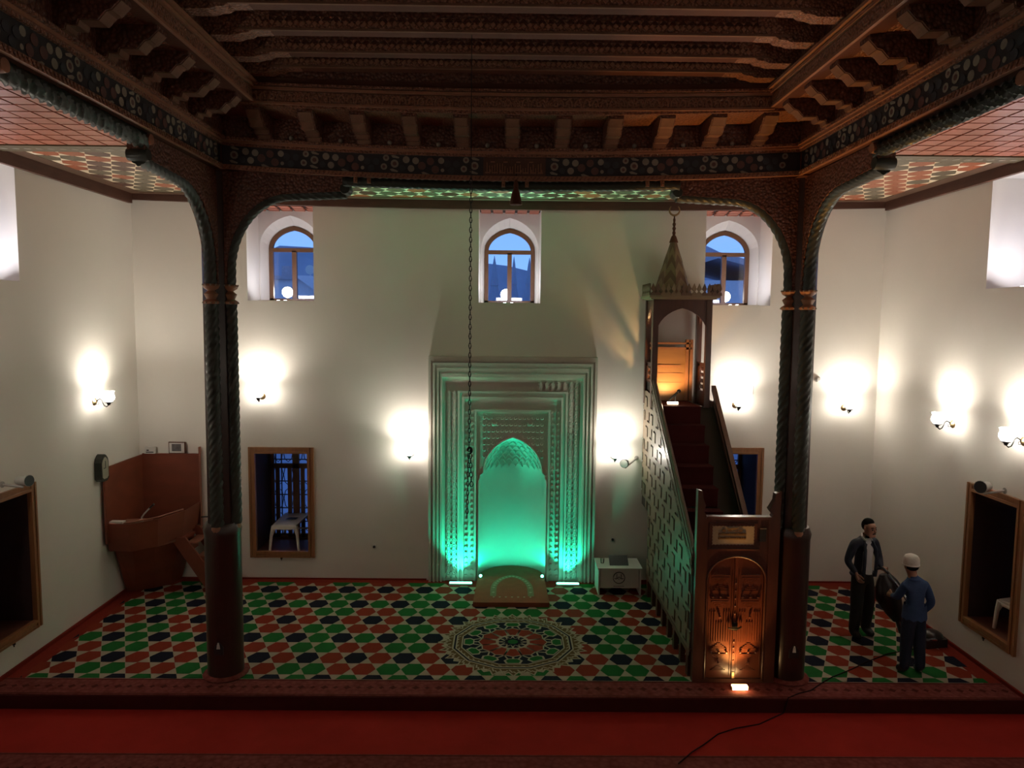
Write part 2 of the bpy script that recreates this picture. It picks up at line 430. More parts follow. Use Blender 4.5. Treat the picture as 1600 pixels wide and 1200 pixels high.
# ------------------------------------------------------------------ lower windows: deep wooden recess, casement at its back
def lower_window(num, loc, rotz, w, h, grille=True):
    root = thing('window_%d' % num, None, None, loc, rotz, kind='structure')
    a, t = w/2, .11
    def fr(name, x0, x1, z0, z1, side):
        mb = MB().box(x0, x1, -.03, .02, z0, z1)
        if side in 'lr':
            xi = x1 if side == 'l' else x0; d = -1 if side == 'l' else 1
            mb.box(min(xi, xi+d*.035), max(xi, xi+d*.035), -.045, -.03, z0, z1).box(min(xi+d*.075, xi+d*.11), max(xi+d*.075, xi+d*.11), -.04, -.03, z0, z1)
        else:
            zi = z1 if side == 'b' else z0; d = -1 if side == 'b' else 1
            mb.box(x0, x1, -.045, -.03, min(zi, zi+d*.035), max(zi, zi+d*.035)).box(x0, x1, -.04, -.03, min(zi+d*.075, zi+d*.11), max(zi+d*.075, zi+d*.11))
        obj(name, mb, WINW, root, local=True)
    fr('frame_side', -a, -a+t, 0, h, 'l'); fr('frame_side', a-t, a, 0, h, 'r')
    fr('frame_bottom', -a+t, a-t, 0, t, 'b'); fr('frame_top', -a+t, a-t, h-t, h, 't')
    b = a-.09
    lin = MB().box(-b, -b+.012, 0, .93, .09, h-.09).box(b-.012, b, 0, .93, .09, h-.09).box(-b, b, 0, .93, h-.1, h-.085)
    obj('lining', lin, mat('plum_lining', (.05, .028, .026), .6, .2), root, local=True)
    obj('sill', MB().box(-b, b, .0, .93, .085, .10), mat('sill_wood', (.11, .035, .022), .45, .3), root, local=True)
    y0, y1 = .85, .90
    cs = MB().box(-b, b, y0, y1, .1, .17).box(-b, b, y0, y1, h-.16, h-.09).box(-b, -b+.07, y0, y1, .1, h-.1).box(b-.07, b, y0, y1, .1, h-.1)
    cs.box(-.06, .06, y0, y1, .1, h-.1).box(-b, b, y0, y1, h*.72, h*.72+.09)
    for s in (-1, 1): cs.box(s*(b-.13)-.035, s*(b-.13)+.035, y0, y1, .1, h*.72).box(s*.12-.035, s*.12+.035, y0, y1, .1, h*.72)
    obj('casement', cs, WINW2, root, local=True)
    br = MB()
    for z in [h*q for q in (.2, .33, .46, .59, .8, .88)]: br.box(-b+.06, b-.06, y0+.015, y0+.035, z, z+.018)
    for x in (-.27, .27, -.38*b/.48, ): br.box(x-.009, x+.009, y0+.015, y0+.035, .12, h-.12)
    obj('muntins', br, BLACKP, root, local=True)
    for s in (-1, 1):
        g = MB(); g.poly([(s*.03, y1-.01, .12), (s*(b-.03), y1-.01, .12), (s*(b-.03), y1-.01, h-.12), (s*.03, y1-.01, h-.12)])
        obj('pane', g, GLASS, root, local=True)
    if grille:
        g = MB()
        for k in range(5):
            x = -b+.1+k*(2*b-.2)/4
            for j in range(4): g.sweep([(x+.09*cos(q*PI/4), 1.02, .35+j*.45+.2*sin(q*PI/4)) for q in range(9)], .008, 4)
        obj('iron_grille', g, IRON, root, local=True)
    # latch hook below the frame
    obj('latch_hook', MB().lathe([(.02, 0), (.02, -.02), (.008, -.03), (.008, -.05)], (-.02, -.03, 0), 8, 'z'), IRON, root, local=True)
    return root
for (a, b, c, d) in LB:
    wc += 1; lower_window(wc, ((a+b)/2, YB, c), 0, b-a, d-c)
for sd, sg in (('left', -1), ('right', 1)):
    l = SN[sd][1]; wc += 1
    lower_window(wc, (sg*XW, (l[0]+l[1])/2, l[2]), -sg*PI/2, l[1]-l[0], l[3]-l[2])

# dark yard-side panels: porch boards outside the side windows
for sd, sg in (('left', -1), ('right', 1)):
    struct('wall_porch_'+sd, MB().box(*sorted((sg*8.6, sg*8.7)), 7, 11, -.2, 3.2), DARK)

# ------------------------------------------------------------------ prayer carpet with hexagons
def hexcol(i, k):
    if k < 0: K = -k
    else: K = k if i < 7 else k+1
    if i % 2 == 0: return 1 if int(round(K)) % 4 in (0, 1) else 2
    if (i % 4) == 1: return 3 if abs(K % 2-.5) < .1 else 2
    return 3 if abs(K % 2-1.5) < .1 else 1
ct = thing('prayer_carpet', 'cream prayer carpet patterned with red, green and black hexagons, behind the step', 'carpet', (0, 8.96, 0))
obj('ground', MB().box(-XW+.04, XW-.04, 8.96, YB-.03, .001, .008), CC, ct)
obj('edge_band', MB().box(-XW+.04, -6.13, 8.96, 12.4, .002, .0095).box(6.13, XW-.04, 8.96, 12.4, .002, .0095).box(-XW+.04, XW-.04, 12.36, YB-.03, .002, .0095), CB, ct)
hx = MB()
def clip(poly, y0, y1, x0, x1):
    for ax, lim, sg in ((1, y0, 1), (1, y1, -1), (0, x0, 1), (0, x1, -1)):
        out = []
        for i in range(len(poly)):
            p, q = poly[i], poly[(i+1) % len(poly)]; a, b = sg*(p[ax]-lim), sg*(q[ax]-lim)
            if a >= 0: out.append(p)
            if a*b < 0:
                t = a/(a-b); out.append((p[0]+t*(q[0]-p[0]), p[1]+t*(q[1]-p[1])))
        poly = out
        if len(poly) < 3: return []
    return poly
for i in range(-1, 11):
    y = 9.24+H_*i
    for kk in range(-20, 21):
        k = kk+(0 if i % 2 == 0 else .5); x = .08+W_*k
        p = clip(hexpoly(x, y, .985), 8.965, 12.40, -6.2, 6.2)
        if not p: continue
        hx.cm = hexcol(i, k); hx.poly([(a, b, .0105) for a, b in p])
obj('hexagon_pattern', hx, [CC, CG, CR, CK], ct, kind='stuff')
md = MB(); mx, my = .085, 10.06
def ring(n, r, z, m, ph=0, sc=None):
    md.cm = m; md.poly([(mx+(r if sc is None else r*sc(j))*cos(2*PI*j/n+ph), my+(r if sc is None else r*sc(j))*.94*sin(2*PI*j/n+ph), z) for j in range(n)])
def quadline(p, q, w, z, m):
    d = Vector((q[0]-p[0], q[1]-p[1])); n = Vector((-d.y, d.x)).normalized()*w/2; md.cm = m
    md.poly([(mx+a.x, my+.94*a.y, z) for a in (Vector(p)+n, Vector(q)+n, Vector(q)-n, Vector(p)-n)])
Z = .012
star = lambda j: 1.0 if j % 4 == 0 else (.90 if j % 2 else .95)
ring(96, 1.075, Z, 0, 0, star); ring(96, 1.035, Z+.001, 4, 0, star); 
for j in range(24):       # scrolls and buds of the outer band
    a = 2*PI*j/24
    for (r0, r1, da) in ((.88, .97, .06), (.97, .90, .13), (.88, .96, .2), (.93, 1.0, .0)):
        quadline((r0*cos(a+da), r0*sin(a+da)), (r1*cos(a+da+.05), r1*sin(a+da+.05)), .022, Z+.002, 0)
    md.cm = 0; c = (mx+.95*cos(a+.13), my+.94*.95*sin(a+.13))
    md.poly([(c[0]+.028*cos(q*PI/3), c[1]+.028*sin(q*PI/3), Z+.0025) for q in range(6)])
ring(12, .885, Z+.003, 0, PI/12); ring(12, .862, Z+.0035, 3, PI/12); ring(12, .835, Z+.004, 0, PI/12); ring(12, .815, Z+.0045, 4, PI/12)
for j in range(48):
    a = 2*PI*j/48; quadline((.775*cos(a), .775*sin(a)), (.80*cos(a+.07), .80*sin(a+.07)), .016, Z+.005, 0)
ring(12, .755, Z+.0055, 0, PI/12); ring(12, .735, Z+.006, 3, PI/12)
for j in range(12):
    a = 2*PI*j/12; ca, sa = cos(a), sin(a)
    def rp_(r, t): return (mx+r*ca-t*sa, my+.94*(r*sa+t*ca))
    def pg(pts, z, m): md.cm = m; md.poly([rp_(r, t)+(z,) for r, t in pts])
    pg([(.70, 0), (.70, .10), (.61, .13), (.55, .07), (.55, -.07), (.61, -.13), (.70, -.10)], Z+.007, 0)
    pg([(.685, 0), (.685, .075), (.61, .10), (.565, .055), (.565, -.055), (.61, -.10), (.685, -.075)], Z+.0075, 1)
    pg([(.50, 0), (.44, .135), (.20, .055), (.20, -.055), (.44, -.135)], Z+.007, 0)
    pg([(.485, 0), (.43, .105), (.24, .04), (.24, -.04), (.43, -.105)], Z+.0075, 2)
    pg([(.26, 0), (.1, .03), (.1, -.03)], Z+.008, 0)
    quadline((.50*ca, .50*sa), (.55*ca, .55*sa), .03, Z+.007, 0)
    b = a+PI/12
    for s in (-1, 1): quadline((.46*cos(b), .46*sin(b)), (.60*cos(b+s*.16), .60*sin(b+s*.16)), .022, Z+.0065, 0)
ring(24, .170, Z+.009, 0, 0, lambda j: 1 if j % 2 == 0 else .72); ring(24, .158, Z+.0095, 3, 0, lambda j: 1 if j % 2 == 0 else .7); ring(12, .075, Z+.01, 1)
obj('star_medallion', md, [CC, CG, CR, CK, CGOLD], ct, label='twelve-pointed star medallion woven into the carpet')

def runner(name, y0, y1, z, label):
    t = thing(name, label, 'carpet', (0, y0, z))
    obj('field', MB().box(-XW+.04, XW-.04, y0, y1, z+.001, z+.010), RUNN, t)
    mo = MB()
    for k in range(-22, 23):
        x = k*.285; yc = (y0+y1)/2
        for (dx, s) in ((0, 1.), (.142, .75)):
            mo.poly([(x+dx+s*.055*cos(a*PI/4)*(1 if a % 2 == 0 else .6), yc+s*.05*sin(a*PI/4)*(1 if a % 2 == 0 else .6), z+.0112) for a in range(8)])
    obj('motifs', mo, RUND, t, kind='stuff')
    ed = MB()
    for yy in (y0+.015, y1-.03): ed.box(-XW+.04, XW-.04, yy, yy+.015, z+.002, z+.0115)
    obj('edge_stripe', ed, RUND, t); return t
runner('patterned_runner', 8.56, 8.955, .0, 'dusky pink patterned carpet strip along the top edge of the step')
runner('patterned_runner', 7.05, 7.62, -.165, 'dusky pink patterned carpet strip on the lower red floor, at the bottom edge')
obj('riser_carpet', MB().box(-XW+.02, XW-.02, 8.535, 8.55, -.17, .0), STAIRC, cat='carpet', label='dark red carpet facing on the front of the step')

# ------------------------------------------------------------------ columns with twisted rope mouldings and arch brackets
BX, BY, ZB = 3.45, 8.874, 6.354
def ell(a, b, n): return [(a*(1-cos(PI/2*i/n)), b*sin(PI/2*i/n)) for i in range(n+1)]
def dense(pts, ds=.028):
    out = [Vector(pts[0])]
    for p, q in zip(pts, pts[1:]):
        p, q = Vector(p), Vector(q); k = max(1, int((q-p).length/ds))
        out += [p+(q-p)*j/k for j in range(1, k+1)]
    return out
def column(sg, label):
    cx, cy = sg*3.635, 9.11
    t = thing('carved_column', label, 'column', (cx, cy, .012))
    obj('base_ring', MB().lathe([(.27, .012), (.285, .025), (.27, .045), (.24, .055)], (cx, cy, 0), 20), RUNN, t, True, label='dusky red carpet collar')
    obj('lower_shaft', MB().lathe([(.222, .0125), (.222, 1.85), (.235, 1.93), (.20, 2.02)], (cx, cy, 0), 20), SHAFT, t, True)
    obj('upper_shaft', MB().lathe([(.175, 2.0), (.165, 4.7), (.165, 6.4)], (cx, cy, 0), 10), SHAFT, t)
    for d in ('front', 'inner'):
        o = Vector((0, -.165, 0)) if d == 'front' else Vector((-sg*.165, 0, 0)); dirn = o.normalized()
        obj('rope_moulding', MB().sweep(dense([(cx+o.x, cy+o.y, 2.0), (cx+o.x, cy+o.y, 4.76)], .022), .078, 24, 6, .60, .10), ROPE, t, True)
        vase = [(.09, 4.76), (.10, 4.79), (.055, 4.82), (.085, 4.88), (.04, 4.92), (.085, 4.95), (.10, 4.98), (.085, 5.0)]
        c = obj('collar', MB().lathe(vase, (cx+o.x, cy+o.y, 0), 14), LIGHTW, t, True)
        bd = MB()
        for zz in (4.775, 4.99):
            for k in range(10): bd.ball((cx+o.x+.098*cos(k*PI/5), cy+o.y+.098*sin(k*PI/5), zz), .012, 6, 4)
        obj('beads', bd, CREAM, c, True, kind='stuff')
        leaf = MB().ball((cx+o.x, cy+o.y, 1.96), (.075, .075, .09), 10, 6).ball((cx+o.x, cy+o.y, 1.84), (.03, .03, .04), 8, 5)
        obj('carved_drop', leaf, LIGHTW, t, True)
        # arch: from the column at z 5.0 out to reach, bottom at z 6.08
        reach = 1.72 if d == 'front' else 1.50
        st = Vector((cx+o.x, cy+o.y, 0)); curve = ell(reach*.52, 1.0, 12)
        path = [st+dirn*0+Vector((0, 0, 5.0))]+[st+dirn*a+Vector((0, 0, 5.15+b*.95)) for a, b in curve[1:]]+[st+dirn*(reach-.05)+Vector((0, 0, 6.13))]
        obj('arch_rope', MB().sweep(dense([tuple(p) for p in path], .022), .07, 24, 6, .60, .10), ROPE, t, True)
        kb = path[-1]
        obj('scroll_end', MB().lathe([(.0, -.10), (.058, -.10), (.068, -.06), (.068, .06), (.058, .10), (0, .10)], (kb.x, kb.y, kb.z+.035), 14, 'x' if d == 'front' else 'y'), ROPE, t, True)
        # bracket board above the rope
        poly = [(0, 5.0)]+[(a, 5.15+b*.95) for a, b in curve[1:]]+[(reach, 6.14), (reach, 6.36), (-.1, 6.36), (-.1, 5.0)]
        if d == 'front': mb = MB().prism([(st.y-a, z) for a, z in poly], 'x', cx-.085, cx+.085)
        else: mb = MB().prism([(st.x-sg*a, z) for a, z in poly], 'y', cy-.085, cy+.085)
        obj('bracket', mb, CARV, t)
    pl = MB().prism([(cx-.06, .36), (cx+.06, .36), (cx+.06, .46), (cx, .54), (cx-.06, .46)], 'y', cy-.232, cy-.215)
    op = obj('niche_plate', pl, BLACKP, t); obj('white_badge', MB().prism([(cx-.022, .44), (cx+.022, .44), (cx+.014, .5), (cx-.014, .5)], 'y', cy-.238, cy-.228).ball((cx, cy-.232, .51), .013, 8, 5), WHITEP, op)
    return t
column(-1, 'tall dark carved column with rope mouldings in front of the corner pulpit')
column(1, 'tall dark carved column with rope mouldings beside the minbar door')

# ------------------------------------------------------------------ painted beams of the raised ceiling
sag_b = lambda x: .105*(1-min(1, (x/3.45)**2))
FL_UNIT = [(165, 62, 24, 0), (165, 62, 10, 1), (235, 50, 0, 0), (318, 72, 27, 0), (390, 78, 26, 0), (230, 107, 31, 0), (230, 107, 16, 1), (148, 135, 25, 0), (148, 135, 12, 1), (355, 142, 26, 0), (225, 162, 1, 0),
           (290, 140, 24, 2), (437, 118, 31, 1), (503, 80, 29, 1), (540, 145, 30, 1), (585, 72, 24, 0), (630, 95, 27, 2), (595, 150, 14, 0), (465, 180, 2, 0), (660, 150, 26, 2), (700, 95, 26, 2)]
def flowers(put, L, h):
    """flat painted flowers: put(u, v, depth, material index, outline)"""
    n = int(L/.95)+1
    for q in range(n):
        for (a, b, r, m) in FL_UNIT:
            u = (a-130)/610*.95+q*.95; v = h*(1-(b-35)/155)
            if u > L-.15 or u < .12: continue
            if r > 5: pts = [(u+r*.00155*cos(j*PI/5), v+r*.00155*sin(j*PI/5)) for j in range(10)]
            else: pts = [(u-.05, v+.012), (u-.02, v+.02), (u+.05, v-.006), (u+.04, v-.02), (u-.03, v-.012)]
            put(pts, m)
def beam(name, label, along, c0, c1, face, d, sag=None):
    """along 'x': back beam between x=c0..c1 with its face at y=face; 'y': side beam between y=c0..c1 with its face at x=face, depth d signed"""
    t = thing(name, label, 'beam', ((c0+c1)/2, face, ZB) if along == 'x' else (face, (c0+c1)/2, ZB))
    def B(f0, f1, z0, z1):          # f measured inwards (towards the room centre) from the face
        sg = -1 if d > 0 else 1
        a, b = sorted((face+sg*f0, face+sg*f1)); mb = MB()
        if along == 'x': return mb.bar(c0, c1, 20, a, b, z0, z1)
        return mb.box(a, b, c0, c1, z0, z1)
    kw = dict(sag=sag)
    obj('body', B(-abs(d), -.01, ZB+.02, ZB+.33), DARK, t, **kw)
    obj('frieze', B(-.012, .0, ZB+.055, ZB+.275), FRIEZE, t, **kw)
    ms = obj('lower_moulding', B(-.01, .03, ZB, ZB+.055), LIGHTW, t, **kw)
    n = int((c1-c0)/.05); nt_ = MB(); sg = -1 if d > 0 else 1
    for i in range(n):
        u = c0+.05*i+.02
        if along == 'x': nt_.cbox((u, face+sg*.032, ZB+.028), (.018, .012, .05), 'Y', .6)
        else: nt_.cbox((face+sg*.032, u, ZB+.028), (.012, .018, .05), 'X', .6)
    obj('moulding_notches', nt_, CARVL, ms, kind='stuff', **kw)
    obj('upper_moulding', B(-.02, .03, ZB+.275, ZB+.305), CARVL, t, **kw)
    obj('upper_moulding', B(-.02, .05, ZB+.305, ZB+.335), LIGHTW, t, **kw)
    obj('upper_moulding', B(-.02, .08, ZB+.335, ZB+.365), CARVL, t, **kw)
    fm = MB()
    if along == 'x':
        def put(p, m):
            if any(-.36 < c0+u < .42 for u, v in p): return
            fm.cm = m; fm.prism([(c0+u, ZB+.055+v) for u, v in p], 'y', face-.003-.001*m, face)
    else:
        def put(p, m): fm.cm = m; fm.prism([(c1-u, ZB+.055+v) for u, v in p], 'x', *sorted((face+sg*(.003+.001*m), face)))
    flowers(put, c1-c0, .22)
    obj('painted_flowers', fm, [CREAM, ROSE, BLUEP], t, kind='stuff', **kw)
    return t
bb = beam('painted_beam', 'dark back beam with painted flowers and an inscription, spanning between the two columns', 'x', -BX, BX, BY, .45, sag_b)
# carved inscription in the middle of the back beam
ins = obj('inscription_panel', MB().bar(-.34, .40, 6, BY-.008, BY, ZB+.06, ZB+.27), TRIMW, bb, sag=sag_b)
st = MB()
for k in range(22):
    x = -.30+k*.0305; h = random.uniform(.06, .13)
    st.box(x, x+.009, BY-.014, BY-.006, ZB+.085, ZB+.085+h)
    if k % 3 == 0: st.box(x-.02, x+.03, BY-.014, BY-.006, ZB+.09, ZB+.103)
    if k % 4 == 1: st.prism([(x+.012*cos(a*PI/4)+.01, ZB+.115+.02*sin(a*PI/4)) for a in range(8)], 'y', BY-.014, BY-.006)
    if k % 5 == 2: st.box(x-.015, x+.035, BY-.014, BY-.006, ZB+.215, ZB+.227)
obj('carved_letters', st, LIGHTW, ins, kind='stuff', sag=sag_b)
# rope under the beam and small pendant blocks
xs = [-2.02+4.04*i/150 for i in range(151)]
obj('underside_rope', MB().sweep([(x, BY+.06, ZB-.05) for x in xs], .055, 18, 4, .34, .12), ROPE, bb, True, sag=sag_b)
for x in (-1.86, -1.70, -.1, .18, 1.62, 1.8):
    obj('pendant_block', MB().box(x-.022, x+.022, BY-.02, BY+.06, ZB-.07, ZB).ball((x, BY-.02, ZB-.02), .014, 6, 4).ball((x, BY-.02, ZB-.05), .014, 6, 4), LIGHTW, bb, sag=sag_b)
sb = {}
for sg, nm in ((-1, 'left'), (1, 'right')):
    side = 'over the pulpit side' if sg < 0 else 'over the minbar side'
    b_ = beam('painted_beam', 'dark side beam with faded painted flowers running towards the viewer, '+side, 'y', 1.5, BY, sg*BX, sg*.45)
    sb[sg] = b_
    obj('underside_rope', MB().sweep([(sg*(BX+.14), y, ZB-.06) for y in [7.3-.03*i for i in range(170)]], .075, 20, 5, .50, .19, flat=.9), ROPE, b_, True)
    for yk in (7.27, 5.2):
        obj('knob', MB().lathe([(0, -.09), (.05, -.09), (.06, -.02), (.04, .0), (.06, .02), (.05, .09), (0, .09)], (sg*(BX+.14), yk, ZB-.045), 12, 'x'), LIGHTW, b_, True)
obj('corner_block', MB().box(-3.95, -3.44, 8.86, 9.37, ZB, 7.0), DARK, sb[-1]); obj('corner_block', MB().box(3.44, 3.95, 8.86, 9.37, ZB, 7.0), DARK, sb[1])

# hanging wooden tassel under the beam centre
tz = thing('hanging_tassel', 'small tapered dark wooden tassel hanging below the middle of the back beam', 'ornament', (.05, BY+.06, 6.25))
obj('body', MB().lathe([(.018, 6.26), (.03, 6.20), (.025, 6.17), (.05, 6.10), (.072, 5.99), (.07, 5.97), (0, 5.965)], (.05, BY-.02, 0), 12), DARK, tz, True)
obj('hook', MB().sweep([(.05, BY-.02, 6.25), (.05, BY-.02, 6.33)], .008, 6), IRON, tz)

# ------------------------------------------------------------------ lantern: corbels, inner frame, joists
lt = thing('lantern_ceiling', 'raised dark carved wooden ceiling with stepped corbels and heavy joists between the columns', 'ceiling', (0, 6, 6.7))
S = .55; ZF = 6.97
prof = [(-.02, 6.72), (.11, 6.715), (.12, 6.755), (.20, 6.745), (.215, 6.79), (.36, 6.785), (.42, 6.85), (.46, 6.86), (.53, 6.93), (.53, 6.99), (-.02, 6.99)]
z2 = lambda x: .9*sag_b(x)
def corbel_mesh():
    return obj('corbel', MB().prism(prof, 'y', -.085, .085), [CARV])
base = corbel_mesh(); cme = base.data; bpy.data.objects.remove(base)
facing = []
fb = obj('corbel', MB().prism([(p[0], p[1]) for p in [(.03, 6.712), (.11, 6.712), (.11, 6.716), (.03, 6.716)]], 'y', -.08, .08), LIGHTW); bpy.data.objects.remove(fb)
def corbel(loc, rz):
    o = link(bpy.data.objects.new('corbel', cme)); o.parent = lt; o.location = Vector(loc)-BASE[lt.name]; o.rotation_euler = (0, 0, rz)
    return o
# paler undersides of each corbel's steps
cap = MB()
for a, b in zip(prof[:-2], prof[1:-2]):
    d = Vector((b[0]-a[0], b[1]-a[1])).normalized(); nn = Vector((d.y, -d.x))
    p = [(a[0], a[1]), (b[0], b[1]), (b[0]+nn.x*.006, b[1]+nn.y*.006), (a[0]+nn.x*.006, a[1]+nn.y*.006)]
    cap.prism(p, 'y', -.07, .07)
co = obj('pale_edge', cap, CAPW); capme = co.data; bpy.data.objects.remove(co)
def corbel_full(loc, rz):
    o = corbel(loc, rz); w = link(bpy.data.objects.new('pale_edge', capme)); w.parent = o
for k in range(-5, 6):
    x = k*.578; corbel_full((x, BY, -z2(x)), -PI/2)
for sg in (-1, 1):
    for k in range(9): corbel_full((sg*BX, 8.02-.578*k, 0), PI if sg > 0 else 0)
# boards behind and above the corbels
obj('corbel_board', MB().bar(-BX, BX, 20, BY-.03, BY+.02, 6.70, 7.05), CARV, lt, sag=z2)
obj('corbel_soffit', MB().bar(-BX, BX, 20, BY-S-.02, BY+.02, 6.965, 7.03), CARVL, lt, sag=z2)
ros = MB()
for k in range(-5, 5):
    x = (k+.5)*.578; ros.ball((x, BY-.05, 6.745-z2(x)), (.028, .03, .028), 10, 6)
obj('rosettes', ros, CREAM, lt, True, kind='stuff')
for sg in (-1, 1):
    obj('corbel_board', MB().box(*sorted((sg*(BX-.03), sg*(BX+.02))), 1.5, BY, 6.70, 7.05), CARV, lt)
    obj('corbel_soffit', MB().box(*sorted((sg*(BX-S-.02), sg*BX)), 1.5, BY-S, 6.975, 7.03), CARVL, lt)
# inner frame
XI, YI = BX-S, BY-S
z3 = lambda x: .6*sag_b(x)
f = obj('inner_frame', MB().bar(-XI, XI, 20, YI-.02, YI+.12, ZF, 7.26), DARK, lt, sag=z3)
obj('carved_band', MB().bar(-XI, XI, 20, YI-.035, YI-.02, ZF+.03, ZF+.14), CARVL, f, sag=z3)
obj('moulding', MB().bar(-XI, XI, 20, YI-.05, YI-.02, ZF, ZF+.025), LIGHTW, f, sag=z3)
obj('moulding', MB().bar(-XI, XI, 20, YI-.06, YI-.02, ZF+.15, ZF+.18), LIGHTW, f, sag=z3)
obj('moulding', MB().bar(-XI, XI, 20, YI-.08, YI-.02, ZF+.19, ZF+.215), CARVL, f, sag=z3)
sc = MB()
for k in range(60):           # row of small carved arches on the band
    x = -XI+.05+k*.0965
    sc.sweep([(x+.035*cos(a), YI-.037, ZF+.045+.075*sin(a)) for a in [PI*j/5 for j in range(6)]], .008, 4)
obj('small_arches', sc, LIGHTW, f, kind='stuff', sag=z3)
for sg in (-1, 1):
    f = obj('inner_frame', MB().box(*sorted((sg*(XI-.02), sg*(XI+.12))), 1.5, YI, ZF, 7.26), DARK, lt)
    obj('carved_band', MB().box(*sorted((sg*(XI-.035), sg*(XI-.02))), 1.5, YI-.03, ZF+.03, ZF+.14), CARVL, f)
    obj('moulding', MB().box(*sorted((sg*(XI-.05), sg*(XI-.02))), 1.5, YI-.03, ZF, ZF+.025), LIGHTW, f)
    obj('moulding', MB().box(*sorted((sg*(XI-.06), sg*(XI-.02))), 1.5, YI-.03, ZF+.15, ZF+.18), LIGHTW, f)
    obj('moulding', MB().box(*sorted((sg*(XI-.09), sg*(XI-.02))), 1.5, YI-.03, ZF+.19, ZF+.22), LIGHTW, f)
# upper walls and roof boards of the lantern
obj('upper_boards', MB().box(-XI-.1, XI+.1, 1.5, YI+.12, 7.58, 7.64), DARK, lt)
obj('upper_wall', MB().box(-XI-.1, XI+.1, YI, YI+.1, 7.2, 7.6).box(-XI-.1, -XI, 1.5, YI, 7.2, 7.6).box(XI, XI+.1, 1.5, YI, 7.2, 7.6), CARV, lt)
for k, yj in enumerate((8.14, 7.70, 7.14, 6.56, 5.95, 5.35, 4.75)):
    z0 = 7.27
    b = MB().box(-XI+.02, XI-.02, yj-.07, yj+.07, z0, z0+.26)
    j = obj('joist', b, DARK, lt)
    obj('carved_face', MB().box(-XI+.45, XI-.45, yj-.082, yj-.07, z0+.015, z0+.085), CARVL, j)
    obj('carved_face', MB().box(-XI+.05, XI-.05, yj-.08, yj-.07, z0+.12, z0+.20), CARV, j)
    obj('pale_edge', MB().box(-XI+.3, XI-.3, yj-.088, yj-.06, z0-.006, z0+.014), CAPW, j)  # paler strip along the lower front edge
    bdj = MB()
    for q in range(86): bdj.cbox((-2.42+q*.057, yj-.088, z0+.05+.012*(q % 2)), (.034, .02, .034), 'Y', PI/4)
    obj('carved_beads', bdj, LIGHTW, j, kind='stuff')
    dn = MB()
    for q in range(56): dn.prism([(-2.4+q*.0873-.03, z0+.12), (-2.4+q*.0873+.03, z0+.12), (-2.4+q*.0873, z0+.085)], 'y', yj-.086, yj-.07)
    obj('dentils', dn, CARVL, j, kind='stuff')
    for sg in (-1, 1):
        hp = [(0, z0+.2), (0, z0-.055), (.30, z0-.055), (.36, z0-.035), (.42, z0-.03), (.46, z0-.005), (.62, z0+.0), (.62, z0+.2)]
        obj('haunch', MB().prism([(sg*(XI-a), z) for a, z in hp], 'y', yj-.084, yj+.08), CARVL, j)

# chain for a lamp, hung from a joist
cz = thing('hanging_chain', 'long thin black iron chain hanging from the ceiling in front of the mihrab', 'chain', (-.40, 7.13, 7.27))
lk = MB()
def chain(x0, z0, x1, z1, step=.046, r=.0115):
    n = int((z0-z1)/step)
    for i in range(n):
        t = (i+.5)/n; x = x0+(x1-x0)*t; z = z0+(z1-z0)*t; a = (i % 2)*PI/2
        lk.sweep([(x+r*cos(q*PI/3)*cos(a), 7.13+r*cos(q*PI/3)*sin(a), z+.029*sin(q*PI/3)) for q in range(7)], .0052, 4, caps=False)
chain(-.40, 5.95, -.405, 3.30); chain(-.41, 3.28, -.425, 2.63); chain(-.395, 3.28, -.38, 2.95, .046, .017)
obj('links', lk, IRON, cz, True, kind='stuff')
obj('suspension_wire', MB().sweep([(-.40, 7.13, 7.28), (-.40, 7.13, 5.93)], .004, 6), IRON, cz)
obj('hook', MB().sweep([(-.40+.02*sin(q), 7.13, 3.31-.03*cos(q)) for q in [j*.6 for j in range(9)]], .012, 6), IRON, cz, True)

# ------------------------------------------------------------------ mihrab
MX = .08
mh = thing('mihrab', 'carved plaster mihrab with stepped frames and a green-lit pointed niche', 'mihrab', (MX, YB, 0))
def nframe(name, s0, s1, t0, t1, proud, m=MIHR):
    """inverted U between side offsets s0<s1 and top offsets t0<t1 from the outer edge"""
    L, R, T = -1.375, 1.525, 3.975
    poly = [(L+s0, 0), (L+s0, T-t0), (R-s0, T-t0), (R-s0, 0), (R-s1, 0), (R-s1, T-t1), (L+s1, T-t1), (L+s1, 0)]
    return obj(name, MB().prism(poly, 'y', YB-proud, YB+.01), m, mh)
for i, a in enumerate([(0, .045, 0, .08, .11), (.045, .075, .08, .11, .075), (.075, .11, .11, .16, .12), (.11, .145, .16, .20, .085), (.145, .175, .20, .26, .11), (.175, .20, .26, .30, .07), (.20, .235, .30, .36, .10), (.235, .285, .36, .44, .06),
                       (.50, .535, .60, .635, .075), (.535, .575, .635, .70, .045), (.575, .61, .70, .74, .07), (.79, .825, .92, .955, .06)]):
    nframe('frame_moulding', *a)
rb = nframe('relief_band', .285, .50, .44, .60, .035); db = nframe('dotted_band', .61, .79, .74, .92, .025)
rl = MB(); L, R, T = -1.375, 1.525, 3.975
def lattice(x0, x1, z0, z1, y, px, pz, th=.012):
    nx = max(1, round((x1-x0)/px)); nz = max(1, round((z1-z0)/pz)); px = (x1-x0)/nx; pz = (z1-z0)/nz
    for i in range(nx):
        for j in range(nz):
            cx, cz = x0+px*(i+.5), z0+pz*(j+.5); a = math.atan2(pz, px); l = math.hypot(px, pz)
            rl.cbox((cx, y, cz), (l, .04, th*1.5), 'Y', -a); rl.cbox((cx, y, cz), (l, .04, th*1.5), 'Y', a)
            rl.cbox((cx, y-.004, cz+pz/2), (.036, .045, .036), 'Y', PI/4); rl.cbox((cx, y, cz), (.05, .05, .05), 'Y', 0)
